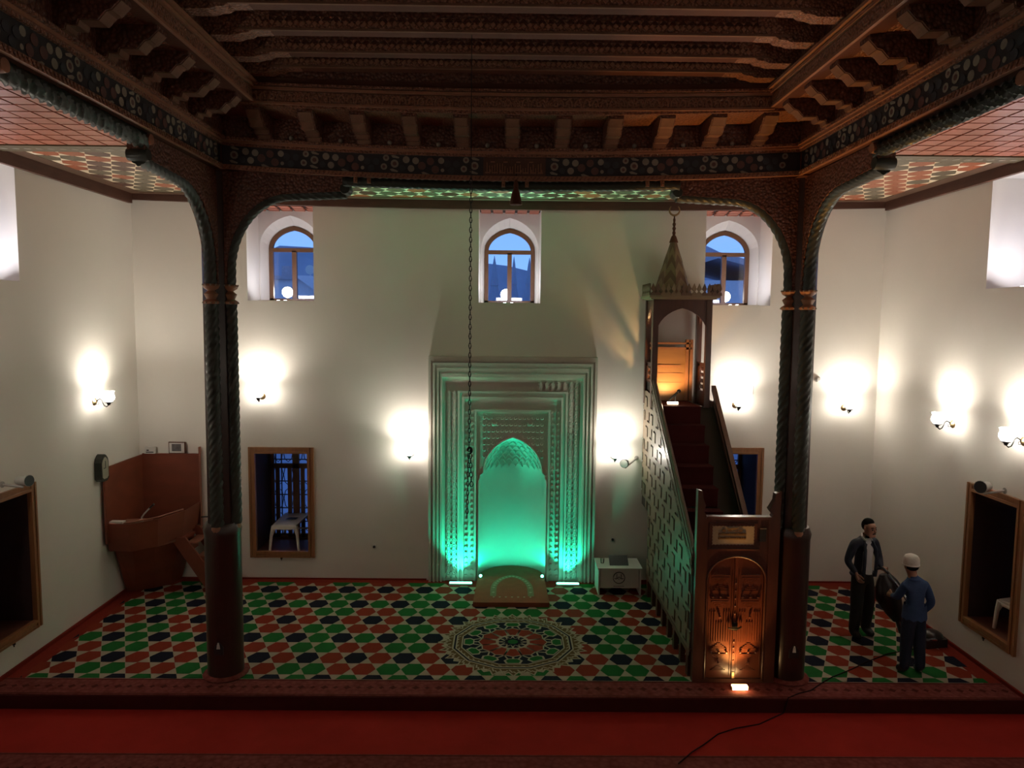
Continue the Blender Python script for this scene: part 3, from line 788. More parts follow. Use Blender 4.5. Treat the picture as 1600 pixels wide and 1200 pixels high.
lattice(L+.30, L+.49, .05, T-.62, YB-.045, .095, .10); lattice(R-.49, R-.30, .05, T-.45, YB-.045, .095, .10)
lattice(.5, R-.5, T-.585, T-.455, YB-.045, .1, .065)
obj('star_lattice', rl, MIHR, rb, kind='stuff')
dt = MB()
for x0 in (L+.65, L+.75, R-.65, R-.75):
    for j in range(30): dt.cbox((x0, YB-.03, .1+j*.10), (.045, .03, .045), 'Y', PI/4 if j % 2 else 0)
obj('bosses', dt, MIHR, db, kind='stuff')
# inner field with the pointed opening
NX, NR = .085, .60
op = [(NX-NR, 0), (NX-NR, 1.80), (NX-NR+.03, 1.85), (NX-NR+.03, 1.90), (NX-NR+.07, 1.93)]
ap = arch(NR-.085, 1.95, 2.57, 10, .45, NX)
opening = op+ap+[(2*NX-x, z) for x, z in op[::-1]]
fi = MB(); n = len(opening); x0, x1, zt = L+.825, R-.825, T-.955
rect = []
for x, z in opening:
    if z < 1.95: rect.append((x0 if x < NX else x1, z))
    else: rect.append((x0 if x < NX-.35 else (x1 if x > NX+.35 else NX+(x-NX)/.35*(x1-x0)/2), min(zt, zt if abs(x-NX) < .42 else 2.0+(z-1.95)*2.6)))
b = len(fi.v); yf = YB-.012
fi.v += [(x, yf, z) for x, z in opening]+[(x, yf, z) for x, z in rect]+[(x, YB+.02, z) for x, z in opening]
for i in range(n-1):
    fi.face((b+i, b+i+1, b+n+i+1, b+n+i)); fi.face((b+i, b+2*n+i, b+2*n+i+1, b+i+1))
fo = obj('inner_field', fi, MIHR, mh)
obj('arch_bead', MB().sweep([(x, yf-.005, z) for x, z in opening], .012, 6), MIHR, mh, True)
rl = MB(); 
for i in range(14):
    for j in range(8):
        x, z = NX-.5+i*.077, 2.12+j*.112
        inside = z < 2.62 and abs(x-NX) < (2.75-z)/.62*.55
        if inside or z > 2.92: continue
        rl.sweep([(x+.026*cos(a*PI/3), yf-.004, z+.026*sin(a*PI/3)) for a in range(7)], .007, 4, caps=False)
        rl.cbox((x+.038, yf-.004, z+.05), (.03, .014, .01), 'Y', .8)
obj('carved_rosettes', rl, MIHR, fo, kind='stuff')
for x in (-.24, .38):
    obj('crescent_boss', MB().sweep([(x+.04*cos(a), yf-.012, 2.83+.04*sin(a)) for a in [PI*1.0+j*PI/6 for j in range(7)]], [.006, .012, .017, .019, .017, .012, .006], 6), MIHR, fo, True)
# the niche itself
nm = MB(); rows = []
def niche_w(z):
    if z <= 1.85: return NR+.005
    for (xa, za), (xb, zb) in zip(ap[:11], ap[1:11]):
        if za <= z <= zb: return max(.01, NX-(xa+(xb-xa)*(z-za)/(zb-za+1e-9)))+.01
    return .02 if z > 2.4 else NR-.05
zs = [0, .5, 1.0, 1.5, 1.85]+[1.95+.062*i for i in range(11)]
for z in zs:
    w = niche_w(z); dpt = .62*(1 if z < 1.9 else max(.05, (w/NR)**.8)); rows.append([(NX-w*cos(t), YB+.0+dpt*sin(t), z) for t in [PI*j/20 for j in range(21)]])
b = len(nm.v)
for r in rows: nm.v += r
for i in range(len(rows)-1):
    for j in range(20):
        a = b+i*21+j; nm.face((a, a+1, a+22, a+21))
nm.poly([(NX-NR, YB-.01, .0), (NX+NR, YB-.01, 0), (NX+NR, 13.25, 0), (NX-NR, 13.25, 0)])
WHN = mat('niche_plaster', (.62, .60, .55), .75, .04, 4., .1, 40.)
obj('niche', nm, WHN, mh, True)
sm = MB()
for q in range(6):
    z = 1.93+q*.085; w = niche_w(z+.02)-.012; dpt = .62*max(.05, ((w)/NR)**.8)-.012; m_ = max(4, int(16*w/NR))
    for j in range(m_):
        t0 = PI*(j+(.5 if q % 2 else 0))/m_
        if t0+PI/m_ > PI+.01: continue
        pts = []
        for s_ in range(5):
            t = t0+PI/m_*s_/4; zz = z+.075*sin(PI*s_/4); ww = max(.02, niche_w(min(2.56, zz))-.012); dd = .62*max(.05, (ww/NR)**.8)-.01
            pts.append((NX-ww*cos(t), YB+dd*sin(t), zz))
        sm.sweep(pts, .010, 4)
obj('muqarnas_scales', sm, WHN, mh, True, kind='stuff')

# prayer rug running into the niche
rg = thing('prayer_rug', 'thick plain brown prayer rug with a pale arch band, in front of the mihrab niche', 'rug', (.07, 11.35, .0))
poly = [(-.545, 11.35), (.685, 11.35), (.66, 12.5), (.655, 12.62)]+[(NX+.56*cos(a), 12.62+.5*sin(a)) for a in [PI*j/12 for j in range(1, 12)]]+[(-.50, 12.62), (-.51, 12.5)]
RUGM = mat('brown_rug', (.26, .072, .040), .95, .2, 8., .4, 200., spec=.1)
obj('pile', MB().prism(poly, 'z', .0105, .085), RUGM, rg)
a1 = arch(.36, 11.95, 12.62, 8, .2, NX, 11.62); a2 = arch(.26, 11.95, 12.5, 8, .2, NX, 11.62)
bm_ = MB(); b = len(bm_.v); n = len(a1)
bm_.v += [(x, y, .0866) for x, y in a1]+[(x, y, .0866) for x, y in a2]
for i in range(n-1): bm_.face((b+i, b+i+1, b+n+i+1, b+n+i))
RUGP = mat('rug_band', (.20, .17, .10), .95, .25, 20., spec=.1)
obj('arch_band', bm_, RUGP, rg)
dz = MB()
for i in range(n-1):
    x, y = (a1[i][0]+a2[i][0]+a1[i+1][0]+a2[i+1][0])/4, (a1[i][1]+a2[i][1]+a1[i+1][1]+a2[i+1][1])/4
    dz.poly([(x+.03*cos(q*PI/2), y+.03*sin(q*PI/2), .0875) for q in range(4)])
for x in [NX-.3+.1*k for k in range(7)]: dz.poly([(x+.022*cos(q*PI/2), 11.58+.022*sin(q*PI/2), .0875) for q in range(4)])
obj('rug_motifs', dz, CC, rg, kind='stuff')

# green floor floodlights
GLED = emis('green_led', (.10, 1.0, .62), 6.0)
def led(x, y, w, label, energy, tilt, zz=.012, aim=0., col=(.015, 1.0, .55)):
    t = thing('led_floodlight', label, 'lamp', (x, y, zz), group='green floodlights at the mihrab')
    obj('housing', MB().box(x-w/2, x+w/2, y-.05, y+.03, zz, zz+.035), WHITEP, t)
    obj('lens', MB().box(x-w/2+.01, x+w/2-.01, y-.045, y+.02, zz+.035, zz+.042), GLED, t)
    light('ceiling_beam', 'SPOT', (x, y, zz+.08), energy*4.2, col, t, .05, (math.radians(190), 0, aim), .72)
    light('led_beam', 'SPOT', (x, y, zz+.07), energy, col, t, .05, (tilt, 0, aim), 1.45)
led(-.80, 12.33, .40, 'green floodlight on the floor at the left foot of the mihrab', 170*GREEN_W/10, math.radians(180-9))
led(1.06, 12.33, .40, 'green floodlight on the floor at the right foot of the mihrab, nearer the white cabinet', 125*GREEN_W/10, math.radians(180-9))
for x, s, q in ((-.46, 'left', .9), (.62, 'right', -.9)):
    t = thing('niche_spotlight', 'tiny green spotlight at the %s corner of the mihrab niche' % s, 'lamp', (x, 12.47, .087))
    obj('body', MB().lathe([(.02, .087), (.03, .10), (.03, .14), (.015, .15)], (x, 12.46, 0), 10), WHITEP, t, True)
    obj('lens', MB().ball((x, 12.445, .13), .026, 8, 5), GLED, t)
    light('spot_beam', 'SPOT', (x*.93, 12.58, .17), 18*GREEN_W/10, (.015, 1.0, .58), t, .04, (math.radians(146), 0, -q*.8), 2.5)

# ------------------------------------------------------------------ minbar
mn = thing('minbar', 'tall dark carved wooden minbar with stairs, arched door and spired canopy', 'minbar', (2.9, 8.93, 0))
X0, X1, YD = 2.375, 3.40, 8.93
# gate
lp = [(X0-.01, .0125), (X0-.01, 2.51), (X0+.05, 2.49), (X0+.06, 2.40), (X0+.095, 2.31), (X0+.07, 2.25), (X0+.10, 2.19), (X0+.13, 2.14), (X0+.13, .0125)]
obj('side_post', MB().prism(lp, 'y', YD, YD+.10), MINB, mn)
rp2 = [(X1+.01, .0125), (X1+.01, 2.50), (X1-.06, 2.47), (X1-.07, 2.38), (X1-.12, 2.29), (X1-.135, 2.27), (X1-.115, 2.24), (X1-.08, 2.20), (X1-.13, 2.14), (X1-.13, .0125)]
obj('side_post', MB().prism(rp2, 'y', YD, YD+.10), MINB, mn)
# panel above the arch, with an arched cut
da = arch(.372, 1.36, 1.665, 8, .03, 2.885, 0.06)
hd = MB(); n = len(da); b = len(hd.v)
rect = [(2.885+(x-2.885)/.372*.40, 2.15 if z > 1.37 else z) for x, z in da]
rect = [(max(X0+.125, min(X1-.125, x)), z) for x, z in rect]
for i, (x, z) in enumerate(da):
    if z > 1.37: rect[i] = (max(X0+.125, min(X1-.125, 2.885+(x-2.885)*1.35)), 2.15)
rect[0] = (X0+.125, .06); rect[-1] = (X1-.125, .06); rect[1] = (X0+.125, 1.36); rect[-2] = (X1-.125, 1.36)
for y in (YD+.01, YD+.07): hd.v += [(x, y, z) for x, z in da]+[(x, y, z) for x, z in rect]
for i in range(n-1):
    a = b+i; hd.face((a, a+1, a+n+1, a+n)); hd.face((a+2*n, a+3*n, a+3*n+1, a+2*n+1)); hd.face((a, a+2*n, a+2*n+1, a+1))
obj('door_surround', hd, MINB, mn)
obj('arch_moulding', MB().sweep([(x, YD+.005, z) for x, z in da], .014, 8), MINB, mn, True)
obj('threshold', MB().box(X0+.12, X1-.12, YD, YD+.1, .0125, .06), MINB, mn)
obj('top_rail', MB().box(X0+.10, X1-.10, YD-.015, YD+.09, 2.145, 2.175), MINB, mn)
obj('lintel_moulding', MB().box(X0+.13, X1-.24, YD-.02, YD+.01, 1.745, 1.765), MINB, mn)
# inscription plaque
pq = obj('plaque', MB().box(2.52, 3.12, YD-.006, YD+.01, 1.79, 2.09), MINB, mn, label='dark frame')
wav = []
for k in range(24): wav.append((2.555+.53*k/24, 1.815+(.008 if k % 2 else 0)))
for k in range(12): wav.append((3.085-(.008 if k % 2 else 0), 1.815+.245*k/12))
for k in range(24): wav.append((3.085-.53*k/24, 2.06-(.008 if k % 2 else 0)))
for k in range(12): wav.append((2.555+(.008 if k % 2 else 0), 2.06-.245*k/12))
obj('plaque_face', MB().prism(wav, 'y', YD-.012, YD-.004), CREAM, pq, label='cream face with wavy edge and brown and gold lettering')
GOLD = mat('gold_paint', (.30, .19, .05), .4, .15); BRN = mat('brown_paint', (.085, .045, .015), .6, .2)
lt_ = MB(); lt_.cm = 0
yq = (YD-.016, YD-.010)
for z in (1.905, 1.955): lt_.prism([(2.63, z-.017), (2.98, z-.017), (2.98, z+.017), (2.63, z+.017)], 'y', *yq)
for x in (2.70, 2.91): lt_.prism([(x+.024*cos(a*PI/5), 2.0+.018*sin(a*PI/5)) for a in range(10)], 'y', *yq)
lt_.prism([(2.74, 1.99), (2.75, 2.01), (2.79, 2.015), (2.80, 1.995), (2.83, 1.99), (2.86, 2.0), (2.87, 2.01), (2.88, 1.99), (2.86, 1.985)], 'y', *yq)
lt_.cm = 1
for z in (1.905, 1.955):
    for k in range(16):
        x = 2.645+k*.021; h = random.choice((.010, .016, .022))
        lt_.prism([(x, z-.01), (x+.005, z-.01), (x+.005, z-.01+h), (x, z-.01+h)], 'y', YD-.019, YD-.013)
        lt_.prism([(x, z-.012), (x+.018, z-.012), (x+.018, z-.006), (x, z-.006)], 'y', YD-.019, YD-.013)
lt_.sweep([(2.805+.075*cos(a), YD-.014, 2.045-.028*sin(a)) for a in [PI*j/8 for j in range(9)]], .004, 4)
lt_.sweep([(2.79, YD-.014, 2.025), (2.82, YD-.014, 2.035), (2.85, YD-.014, 2.03)], .004, 4)
obj('lettering', lt_, [BRN, GOLD], pq, kind='stuff')
# doors
MINR = mat('door_wood', (.125, .036, .018), .33, .35, 4., .12, 30., stretch=(5, 5, .7), coat=.5)
for s in (-1, 1):
    cx = 2.885+s*.19; xi, xo = 2.885+s*.014, 2.885+s*.37
    half = [(x, z) for x, z in da if (x-2.885)*s >= -1e-6]
    half = ([(2.885+s*.012, .06)]+half) if s > 0 else (half+[(2.885+s*.012, .06)])
    half = [(2.885+s*max(.012, (x-2.885)*s), z) for x, z in half]
    dr = obj('door_leaf', MB().prism(half, 'y', YD+.035, YD+.065), MINR, mn)
    y0 = YD+.035
    def tri(zb, zt_, wb, up):
        m_ = 4; rel = MB()
        for q in range(m_):
            w = wb*(1-q/m_)*.5; h = (zt_-zb)/m_
            z = zb+q*h if up else zt_-(q+1)*h
            rel.box(cx-w, cx+w, y0-.013+.002*q, y0, z+.004, z+h)
        obj('stepped_triangle', rel, MINR, dr)
    tri(1.29, 1.385, .22, False); tri(1.195, 1.285, .19, True); tri(.98, 1.075, .22, False); tri(.44, .52, .19, True); tri(.32, .38, .19, False); tri(.15, .22, .19, True)
    obj('carved_bar', MB().box(cx-.12, cx+.12, y0-.018, y0, 1.40, 1.42), MINR, dr); obj('carved_bar', MB().box(cx-.12, cx+.12, y0-.016, y0, 1.09, 1.105), MINR, dr)
    flt = MB()
    for q in range(9):
        x = cx-.125+q*.031
        flt.box(x-.008, x+.008, y0-.012, y0, .54, .94 if abs(q-4) > 1 else .80)
    for q in (-.15, .15): flt.box(cx+q-.006, cx+q+.006, y0-.014, y0, .1, 1.42)
    obj('fluting', flt, MINR, dr)
    for (dx, z) in ((-.10, 1.135), (0, 1.135), (.10, 1.135), (0, .875), (-.1, .41), (0, .41), (.1, .41), (0, .27)):
        kn = MB().lathe([(.008, 0), (.012, -.012), (.018, -.024), (.012, -.036), (0, -.04)], (cx+dx, y0, z), 8, 'y')
        kn.box(cx+dx-.006, cx+dx+.006, y0-.01, y0, z, z+.04)
        obj('drop_knob', kn, MINR, dr, True)
mp_ = obj('meeting_post', MB().box(2.868, 2.902, YD+.012, YD+.06, .06, 1.655), MINR, mn)
for z in (1.32, 1.22, 1.12, 1.02, .92, .80, .55, .47, .40, .30): obj('stud', MB().ball((2.885, YD+.012, z), (.014, .012, .022 if int(z*100) % 2 else .014), 8, 5), MINR, mp_, True)
obj('lock', MB().box(2.85, 2.92, YD-.002, YD+.012, .70, .80).sweep([(2.80, YD, .735), (2.85, YD-.02, .73), (2.92, YD-.02, .735), (2.97, YD, .75)], .011, 6), IRON, mn, True)
obj('bottom_bolt', MB().box(2.87, 2.90, YD-.002, YD+.012, .07, .15), BRASS, mn)
obj('notice', MB().box(3.155, 3.235, YD-.006, YD+.01, 1.86, 2.02), BLACKP, mn)
obj('notice_edge', MB().box(3.155, 3.235, YD-.010, YD-.004, 2.02, 2.03), CREAM, mn)
# left side: lattice panel, handrail, legs
def rail_l(y): return 1.66+.709*(y-9.05)
pan = MB().prism([(9.03, .32), (9.03, rail_l(9.03)-.06), (11.85, rail_l(11.85)-.06), (12.55, 3.58), (12.55, 1.42), (11.95, 1.42), (11.95, .42)], 'x', X0-.02, X0+.015)
pn = obj('side_panel', pan, MIND, mn)
bl = MB()
random.seed(21)
def blockrow():
    py, pz, m_ = .36, .25, .035
    for j in range(15):
        for i in range(11):
            y0_, z0_ = 9.04+i*py+(.12 if j % 2 else 0), .38+j*pz; up = (i+j) % 2; a = .05 if (i+2*j) % 3 else .12
            hz = (pz-m_-.032, pz-m_) if up else (m_, m_+.032); iz = (m_, pz-m_-.032) if up else (m_+.032, pz-m_)
            for (ya, yb, za, zb) in ((0, py, 0, m_), (0, py, pz-m_, pz), (0, a, m_, pz-m_), (a+.075, a+.20, *iz), (a+.20, py, m_, pz-m_)):
                ya, yb, za, zb = y0_+ya, y0_+yb, z0_+za, z0_+zb; yb = min(yb, 12.53)
                if yb <= ya: continue
                if zb > rail_l(min(yb, 11.85))-.22: zb = min(zb, rail_l(min(ya, 11.85))-.22)
                if zb-za < .01: continue
                if za < 1.42 and yb > 11.93: continue
                bl.box(X0-.036, X0-.018, ya, yb, za, zb)
blockrow()
obj('panel_blocks', bl, MINSIDE, pn, kind='stuff')
for (za, w, m, th) in ((-.22, .05, MINSIDE, .04), (-.13, .07, MIND, .03), (-.045, .05, MINSIDE, .045)):
    d = MB().prism([(9.03, rail_l(9.03)+za-w/2), (11.85, rail_l(11.85)+za-w/2), (11.85, rail_l(11.85)+za+w/2), (9.03, rail_l(9.03)+za+w/2)], 'x', X0-th, X0-.015)
    obj('rail_band', d, m, pn)
tr = MB()
for k in range(70):
    y = 9.06+k*.04
    tr.cbox((X0-.034, y, rail_l(y)-.13), (.014, .022, .045), 'X', .3 if k % 2 else -.5)
obj('pierced_work', tr, MINSIDE, pn, kind='stuff')
obj('handrail', MB().sweep([(X0, 9.05, rail_l(9.05)), (X0, 11.85, rail_l(11.85))], .035, 8), MINB, mn, True)
lg = MB()
for k in range(8):
    y = 9.15+k*.385
    obj('leg', MB().prism([(y-.05, .012), (y+.05, .012), (y+.05, .28), (y+.16, .42), (y-.16, .42), (y-.05, .28)], 'x', X0-.03, X0+.03), MINB, mn)
obj('bottom_rail', MB().box(X0-.035, X0+.02, 9.03, 11.95, .31, .37), MINB, mn)
obj('finial_post', MB().lathe([(.03, 1.5), (.03, 1.66), (.02, 1.69), (.035, 1.73), (.012, 1.77), (.012, 1.82), (.0, 1.85)], (X0, 9.06, 0), 8), MINB, mn, True)
# right side: solid panel and pierced rail
def rail_r(y): return 3.56+.93*(y-11.95)
obj('side_panel', MB().prism([(9.03, .012), (9.03, rail_r(9.03)-.22), (11.9, rail_r(11.9)-.22), (12.55, 3.3), (12.55, .012)], 'x', X1-.035, X1-.005), MINB, mn)
obj('parapet', MB().prism([(9.03, .05), (9.03, rail_r(9.03)-.30), (11.9, rail_r(11.9)-.30), (11.9, .05)], 'x', 3.07, X1-.036), MIND, mn)
prr = MB()
for k in range(40):
    y = 9.06+k*.072
    prr.cbox((X1-.02, y, rail_r(y)-.155), (.006, .016, .15), 'X', .25 if k % 2 else -.45)
obj('pierced_work', prr, MIND, mn, kind='stuff')
obj('rail_band', MB().prism([(9.03, rail_r(9.03)-.23), (11.9, rail_r(11.9)-.23), (11.9, rail_r(11.9)-.20), (9.03, rail_r(9.03)-.20)], 'x', X1-.04, X1), MINB, mn)
obj('handrail', MB().prism([(9.03, rail_r(9.03)-.09), (11.95, rail_r(11.95)-.09), (11.95, rail_r(11.95)), (9.03, rail_r(9.03))], 'x', X1-.055, X1+.015), MINB, mn)
# stairs
yy, zz = 11.55, 3.25
for k in range(11):
    run = .27 if k < 5 else .17
    if yy < 9.25: break
    obj('step', MB().box(X0+.03, 3.07, yy-.0, 12.5 if k == 0 else yy+run+.03, zz-.27, zz).box(X0+.03, 3.07, yy-.02, yy+.03, zz-.03, zz+.006), STAIRC, mn)
    yy -= run; zz -= .27
# canopy
PX0, PX1, PY0, PY1 = 2.33, 3.29, 11.85, 12.53
for x, y in ((PX0, PY0), (PX1-.09, PY0), (PX0, PY1-.09), (PX1-.09, PY1-.09)):
    obj('canopy_post', MB().box(x, x+.09, y, y+.09, 3.2, 4.98), MINB, mn)
def arch_board(along, u0, u1, t0, t1, sill, zs_, za_, top):
    mb = MB(); c = (u0+u1)/2; hw = (u1-u0)/2; a = arch(hw-.005, zs_, za_, 8, .4, c, sill); n = len(a); b = len(mb.v)
    r = [(u, top) if z > zs_+.01 else (u0 if u < c else u1, z) for u, z in a]
    r = [(max(u0-.0, min(u1, u)), z) for u, z in r]
    P = (lambda u, t, z: (u, t, z)) if along == 'x' else (lambda u, t, z: (t, u, z))
    for t in (t0, t1): mb.v += [P(u, t, z) for u, z in a]+[P(u, t, z) for u, z in r]
    for i in range(n-1):
        q = b+i; mb.face((q, q+1, q+n+1, q+n)); mb.face((q+2*n, q+3*n, q+3*n+1, q+2*n+1)); mb.face((q, q+2*n, q+2*n+1, q+1)) 
    return mb
obj('arch_panel', arch_board('x', PX0+.06, PX1-.06, PY0+.02, PY0+.06, 3.25, 4.40, 4.82, 4.98), MINB, mn)
for x in (PX0+.02, PX1-.06): obj('arch_panel', arch_board('y', PY0+.08, PY1-.08, x, x+.04, 3.9, 4.5, 4.82, 4.98), MINB, mn)
for x in (PX0+.025, PX1-.055): obj('balustrade', MB().box(x, x+.03, PY0+.08, PY1-.08, 3.85, 3.92).box(x, x+.03, PY0+.08, PY1-.08, 3.2, 3.45).box(x, x+.03, PY0+.08, PY0+.2, 3.45, 3.9).box(x, x+.03, PY1-.2, PY1-.08, 3.45, 3.9), MINB, mn)
pz = MB()
for i in range(4):
    for j in range(3):
        for x in (PX0+.035, PX1-.045): pz.cbox((x, PY0+.22+j*.1, 3.52+i*.1), (.02, .05, .05), 'X', PI/4)
obj('pierced_screen', pz, MINB, mn, kind='stuff')
obj('canopy_soffit', MB().box(PX0, PX1, PY0, PY1, 4.95, 4.98), MINB, mn)
cn = obj('cornice', MB().box(PX0-.08, PX1+.09, PY0-.09, PY1+.02, 4.985, 5.025).box(PX0-.05, PX1+.05, PY0-.05, PY1, 4.96, 4.985), SPIRE2, mn)
def crest(x, y, w, along):
    """pair of pointed leaves with a diamond hole between them"""
    p = [(-w/2, 5.02), (w/2, 5.02), (w/2, 5.055), (w*.28, 5.085), (w*.5, 5.125), (w*.25, 5.215), (w*.02, 5.125), (w*.16, 5.085), (0, 5.055), (-w*.16, 5.085), (-w*.02, 5.125), (-w*.25, 5.215), (-w*.5, 5.125), (-w*.28, 5.085), (-w/2, 5.055)]
    if along == 'x': return MB().prism([(x+a, z) for a, z in p], 'y', y-.012, y+.012)
    return MB().prism([(y+a, z) for a, z in p], 'x', x-.012, x+.012)
w = .165
for k in range(7):
    obj('crest_leaf', crest(PX0-.07+w*(k+.5), PY0-.08, w*.97, 'x'), SPIRE2 if k in (1, 2, 4) else SPIRE1, cn)
for k in range(4):
    for x in (PX0-.07, PX1+.08): obj('crest_leaf', crest(x, PY0-.06+w*(k+.5), w*.97, 'y'), SPIRE1, cn)
# spire, eight sides with zigzag bands
scx, scy = 2.70, 12.17
sp = MB(); R0, zb_, zt_ = .33, 5.02, 5.93
levels = [0, .22, .46, .72, 1.0]; N = 8
sp.lathe([(R0*(1-t*.86), zb_+(zt_-zb_)*t) for t in levels], (scx, scy, 0), N)
spo = obj('spire', sp, SPIRE1, mn)
zg = MB()
for k in range(N):
    for (ta, tb) in ((.02, .34), (.30, .62), (.58, .86)):
        for h in (0, 1):
            a0 = 2*PI*(k+.5*h)/N; a1 = 2*PI*(k+.5*(h+1))/N
            def P(a, t):
                kk = math.floor(a/(2*PI/N)+1e-6); A0 = kk*2*PI/N; fr_ = (a-A0)/(2*PI/N)
                rr = (R0*(1-t*.86)+.004); p0 = Vector((rr*cos(A0), rr*sin(A0))); p1 = Vector((rr*cos(A0+2*PI/N), rr*sin(A0+2*PI/N))); q = p0+(p1-p0)*fr_
                return (scx+q.x, scy+q.y, zb_+(zt_-zb_)*t)
            up = (ta+.02, ta+.17) if h == 0 else (ta+.17, ta+.02)
            zg.poly([P(a0+1e-4, up[0]), P(a1-1e-3, up[1]), P(a1-1e-3, up[1]+.14), P(a0+1e-4, up[0]+.14)])
obj('zigzag_band', zg, SPIRE2, spo, label='tan zigzag bands')
obj('finial', MB().lathe([(.075, 5.90), (.055, 5.96), (.04, 6.0), (.022, 6.02), (.03, 6.06), (.018, 6.09), (.032, 6.13), (.018, 6.16), (.03, 6.20), (.016, 6.23), (.022, 6.27), (.012, 6.30), (.012, 6.34)], (scx, scy, 0), 10), DARK, mn, True)
obj('crescent', MB().sweep([(scx+.085*cos(a), scy, 6.425+.085*sin(a)) for a in [-PI/2+(j-6)*.4 for j in range(13)]], [.004, .008, .012, .014, .016, .017, .018, .017, .016, .014, .012, .008, .004], 6), BRASS, mn, True)
# seat back inside
YW = mat('yellow_pine', (.26, .135, .06), .45, .2, 4., stretch=(.6, 4, 4))
bk = obj('backboard', MB().box(2.42, 3.0, 12.36, 12.40, 3.26, 4.16), YW, mn)
obj('backboard_rail', MB().box(2.40, 3.10, 12.33, 12.41, 4.13, 4.17).box(2.40, 3.10, 12.33, 12.41, 4.22, 4.25).box(3.0, 3.05, 12.33, 12.41, 3.26, 4.3).box(3.07, 3.12, 12.33, 12.41, 3.26, 4.3), LIGHTW, bk)
gr = MB().box(2.48, 2.92, 12.35, 12.362, 3.84, 3.87)
for k in range(9): gr.prism([(2.50+k*.05-.02, 3.84), (2.50+k*.05+.02, 3.84), (2.50+k*.05, 3.815)], 'y', 12.35, 12.362)
for z in (3.72, 3.56, 3.40): gr.box(2.5, 2.94, 12.352, 12.362, z, z+.012)
obj('carved_grooves', gr, LIGHTW, bk)
# lamp bar and microphone on the platform
WARM = emis('warm_led', (1, .62, .25), 14.)
t = thing('led_bar', 'small warm white light bar on the top step of the minbar', 'lamp', (2.66, 11.8, 3.255))
obj('housing', MB().box(2.58, 2.76, 11.76, 11.82, 3.256, 3.275), BLACKP, t); obj('lens', MB().box(2.585, 2.755, 11.757, 11.762, 3.262, 3.30).box(2.585, 2.755, 11.757, 11.80, 3.275, 3.30), emis('warm_white_led', (1, .78, .5), 9.), t)
light('led_glow', 'SPOT', (2.70, 11.98, 3.34), 26, (1, .56, .20), t, .06, (math.radians(152), 0, 0), 2.1)
t = thing('microphone', 'black handheld microphone on a short stand at the top of the minbar', 'microphone', (2.76, 11.9, 3.255))
obj('stand', MB().sweep([(2.745, 11.92, 3.256), (2.745, 11.92, 3.40)], .012, 6).lathe([(.06, 3.256), (.06, 3.27), (.02, 3.28)], (2.745, 11.92, 0), 10), BLACKP, t)
obj('handle', MB().sweep([(2.63, 11.90, 3.31), (2.77, 11.90, 3.44)], [.012, .022], 8), BLACKP, t, True)
obj('head', MB().ball((2.795, 11.90, 3.465), .034, 10, 6), BLACKP, t, True)
# warm floor light at the door
t = thing('door_floodlight', 'small warm floodlight on the step runner before the minbar door', 'lamp', (2.92, 8.77, .012))
obj('housing', MB().box(2.82, 3.02, 8.74, 8.80, .0115, .05), BRASS, t)
fm_ = MB().box(2.825, 3.015, 8.732, 8.741, .018, .062).box(2.825, 3.015, 8.741, 8.79, .05, .062); obj('lens', fm_, WARM, t)
light('upward_beam', 'SPOT', (2.92, 8.72, .10), 300, (1, .46, .12), t, .05, (math.radians(188), 0, 0), .62)
light('door_beam', 'SPOT', (2.90, 8.70, .09), 24, (1, .46, .12), t, .05, (math.radians(157), 0, 0), 1.2)

# ------------------------------------------------------------------ corner pulpit
pp = thing('corner_pulpit', 'reddish wooden preaching pulpit built into the corner with short ladder', 'pulpit', (-5.9, 12.1, 0))
obj('back_panel', MB().box(-6.36, -6.33, 11.32, 12.55, 1.0, 2.22), PULP, pp); obj('back_panel', MB().box(-6.33, -5.35, 12.51, 12.55, 1.0, 2.24), PULP, pp)
obj('edge_strip', MB().box(-5.35, -5.335, 12.49, 12.56, .95, 2.36), PULPD, pp)
top = [(-6.36, 11.36), (-6.02, 11.40), (-5.66, 11.62), (-5.40, 12.02), (-5.34, 12.50)]
bot = [(-6.36, 11.42), (-6.03, 11.45), (-5.70, 11.66), (-5.46, 12.04), (-5.40, 12.50)]
zt0 = [1.32, 1.30, 1.33, 1.37, 1.41]; zb0 = [.86, .84, .87, .92, .98]
dk = MB()
for i in range(4):
    p = [(*top[i], zt0[i]), (*top[i+1], zt0[i+1]), (*bot[i+1], zb0[i+1]), (*bot[i], zb0[i])]
    q = [(x*.992-.05, y+.03, z) for x, y, z in p]
    b = len(dk.v); dk.v += p+q
    for f_i in ((0, 1, 2, 3), (7, 6, 5, 4), (0, 4, 5, 1), (3, 2, 6, 7), (1, 5, 6, 2), (0, 3, 7, 4)): dk.face([b+j for j in f_i])
obj('balcony_front', dk, PULP, pp)
obj('desk_rim', MB().sweep([(-6.05, 11.41, 1.325), (-5.66, 11.62, 1.365), (-5.40, 11.96, 1.41)], .014, 6), PULPD, pp)
obj('floor_plate', MB().prism([(-6.36, 11.42)]+bot[1:]+[(-6.36, 12.5)], 'z', .86, .90), PULP, pp)
obj('desk_board', MB().prism([(-6.2, 11.44), (-5.85, 11.52), (-5.8, 11.75), (-6.2, 11.7)], 'z', 1.29, 1.31), PULPD, pp)
b1 = [(-6.36, 11.56), (-6.06, 11.56), (-5.78, 11.74), (-5.52, 12.05), (-5.45, 12.52), (-6.36, 12.52)]
b0 = [(-6.36, 11.92), (-6.22, 11.95), (-5.98, 12.08), (-5.80, 12.25), (-5.72, 12.52), (-6.36, 12.52)]
pd = MB(); n = 6; pd.v += [(x, y, .88) for x, y in b1]+[(x, y, .012) for x, y in b0]
for i in range(n): pd.face((i, (i+1) % n, n+(i+1) % n, n+i))
pd.face(range(n)); pd.face(range(2*n-1, n-1, -1)); obj('pedestal', pd, PULP, pp)
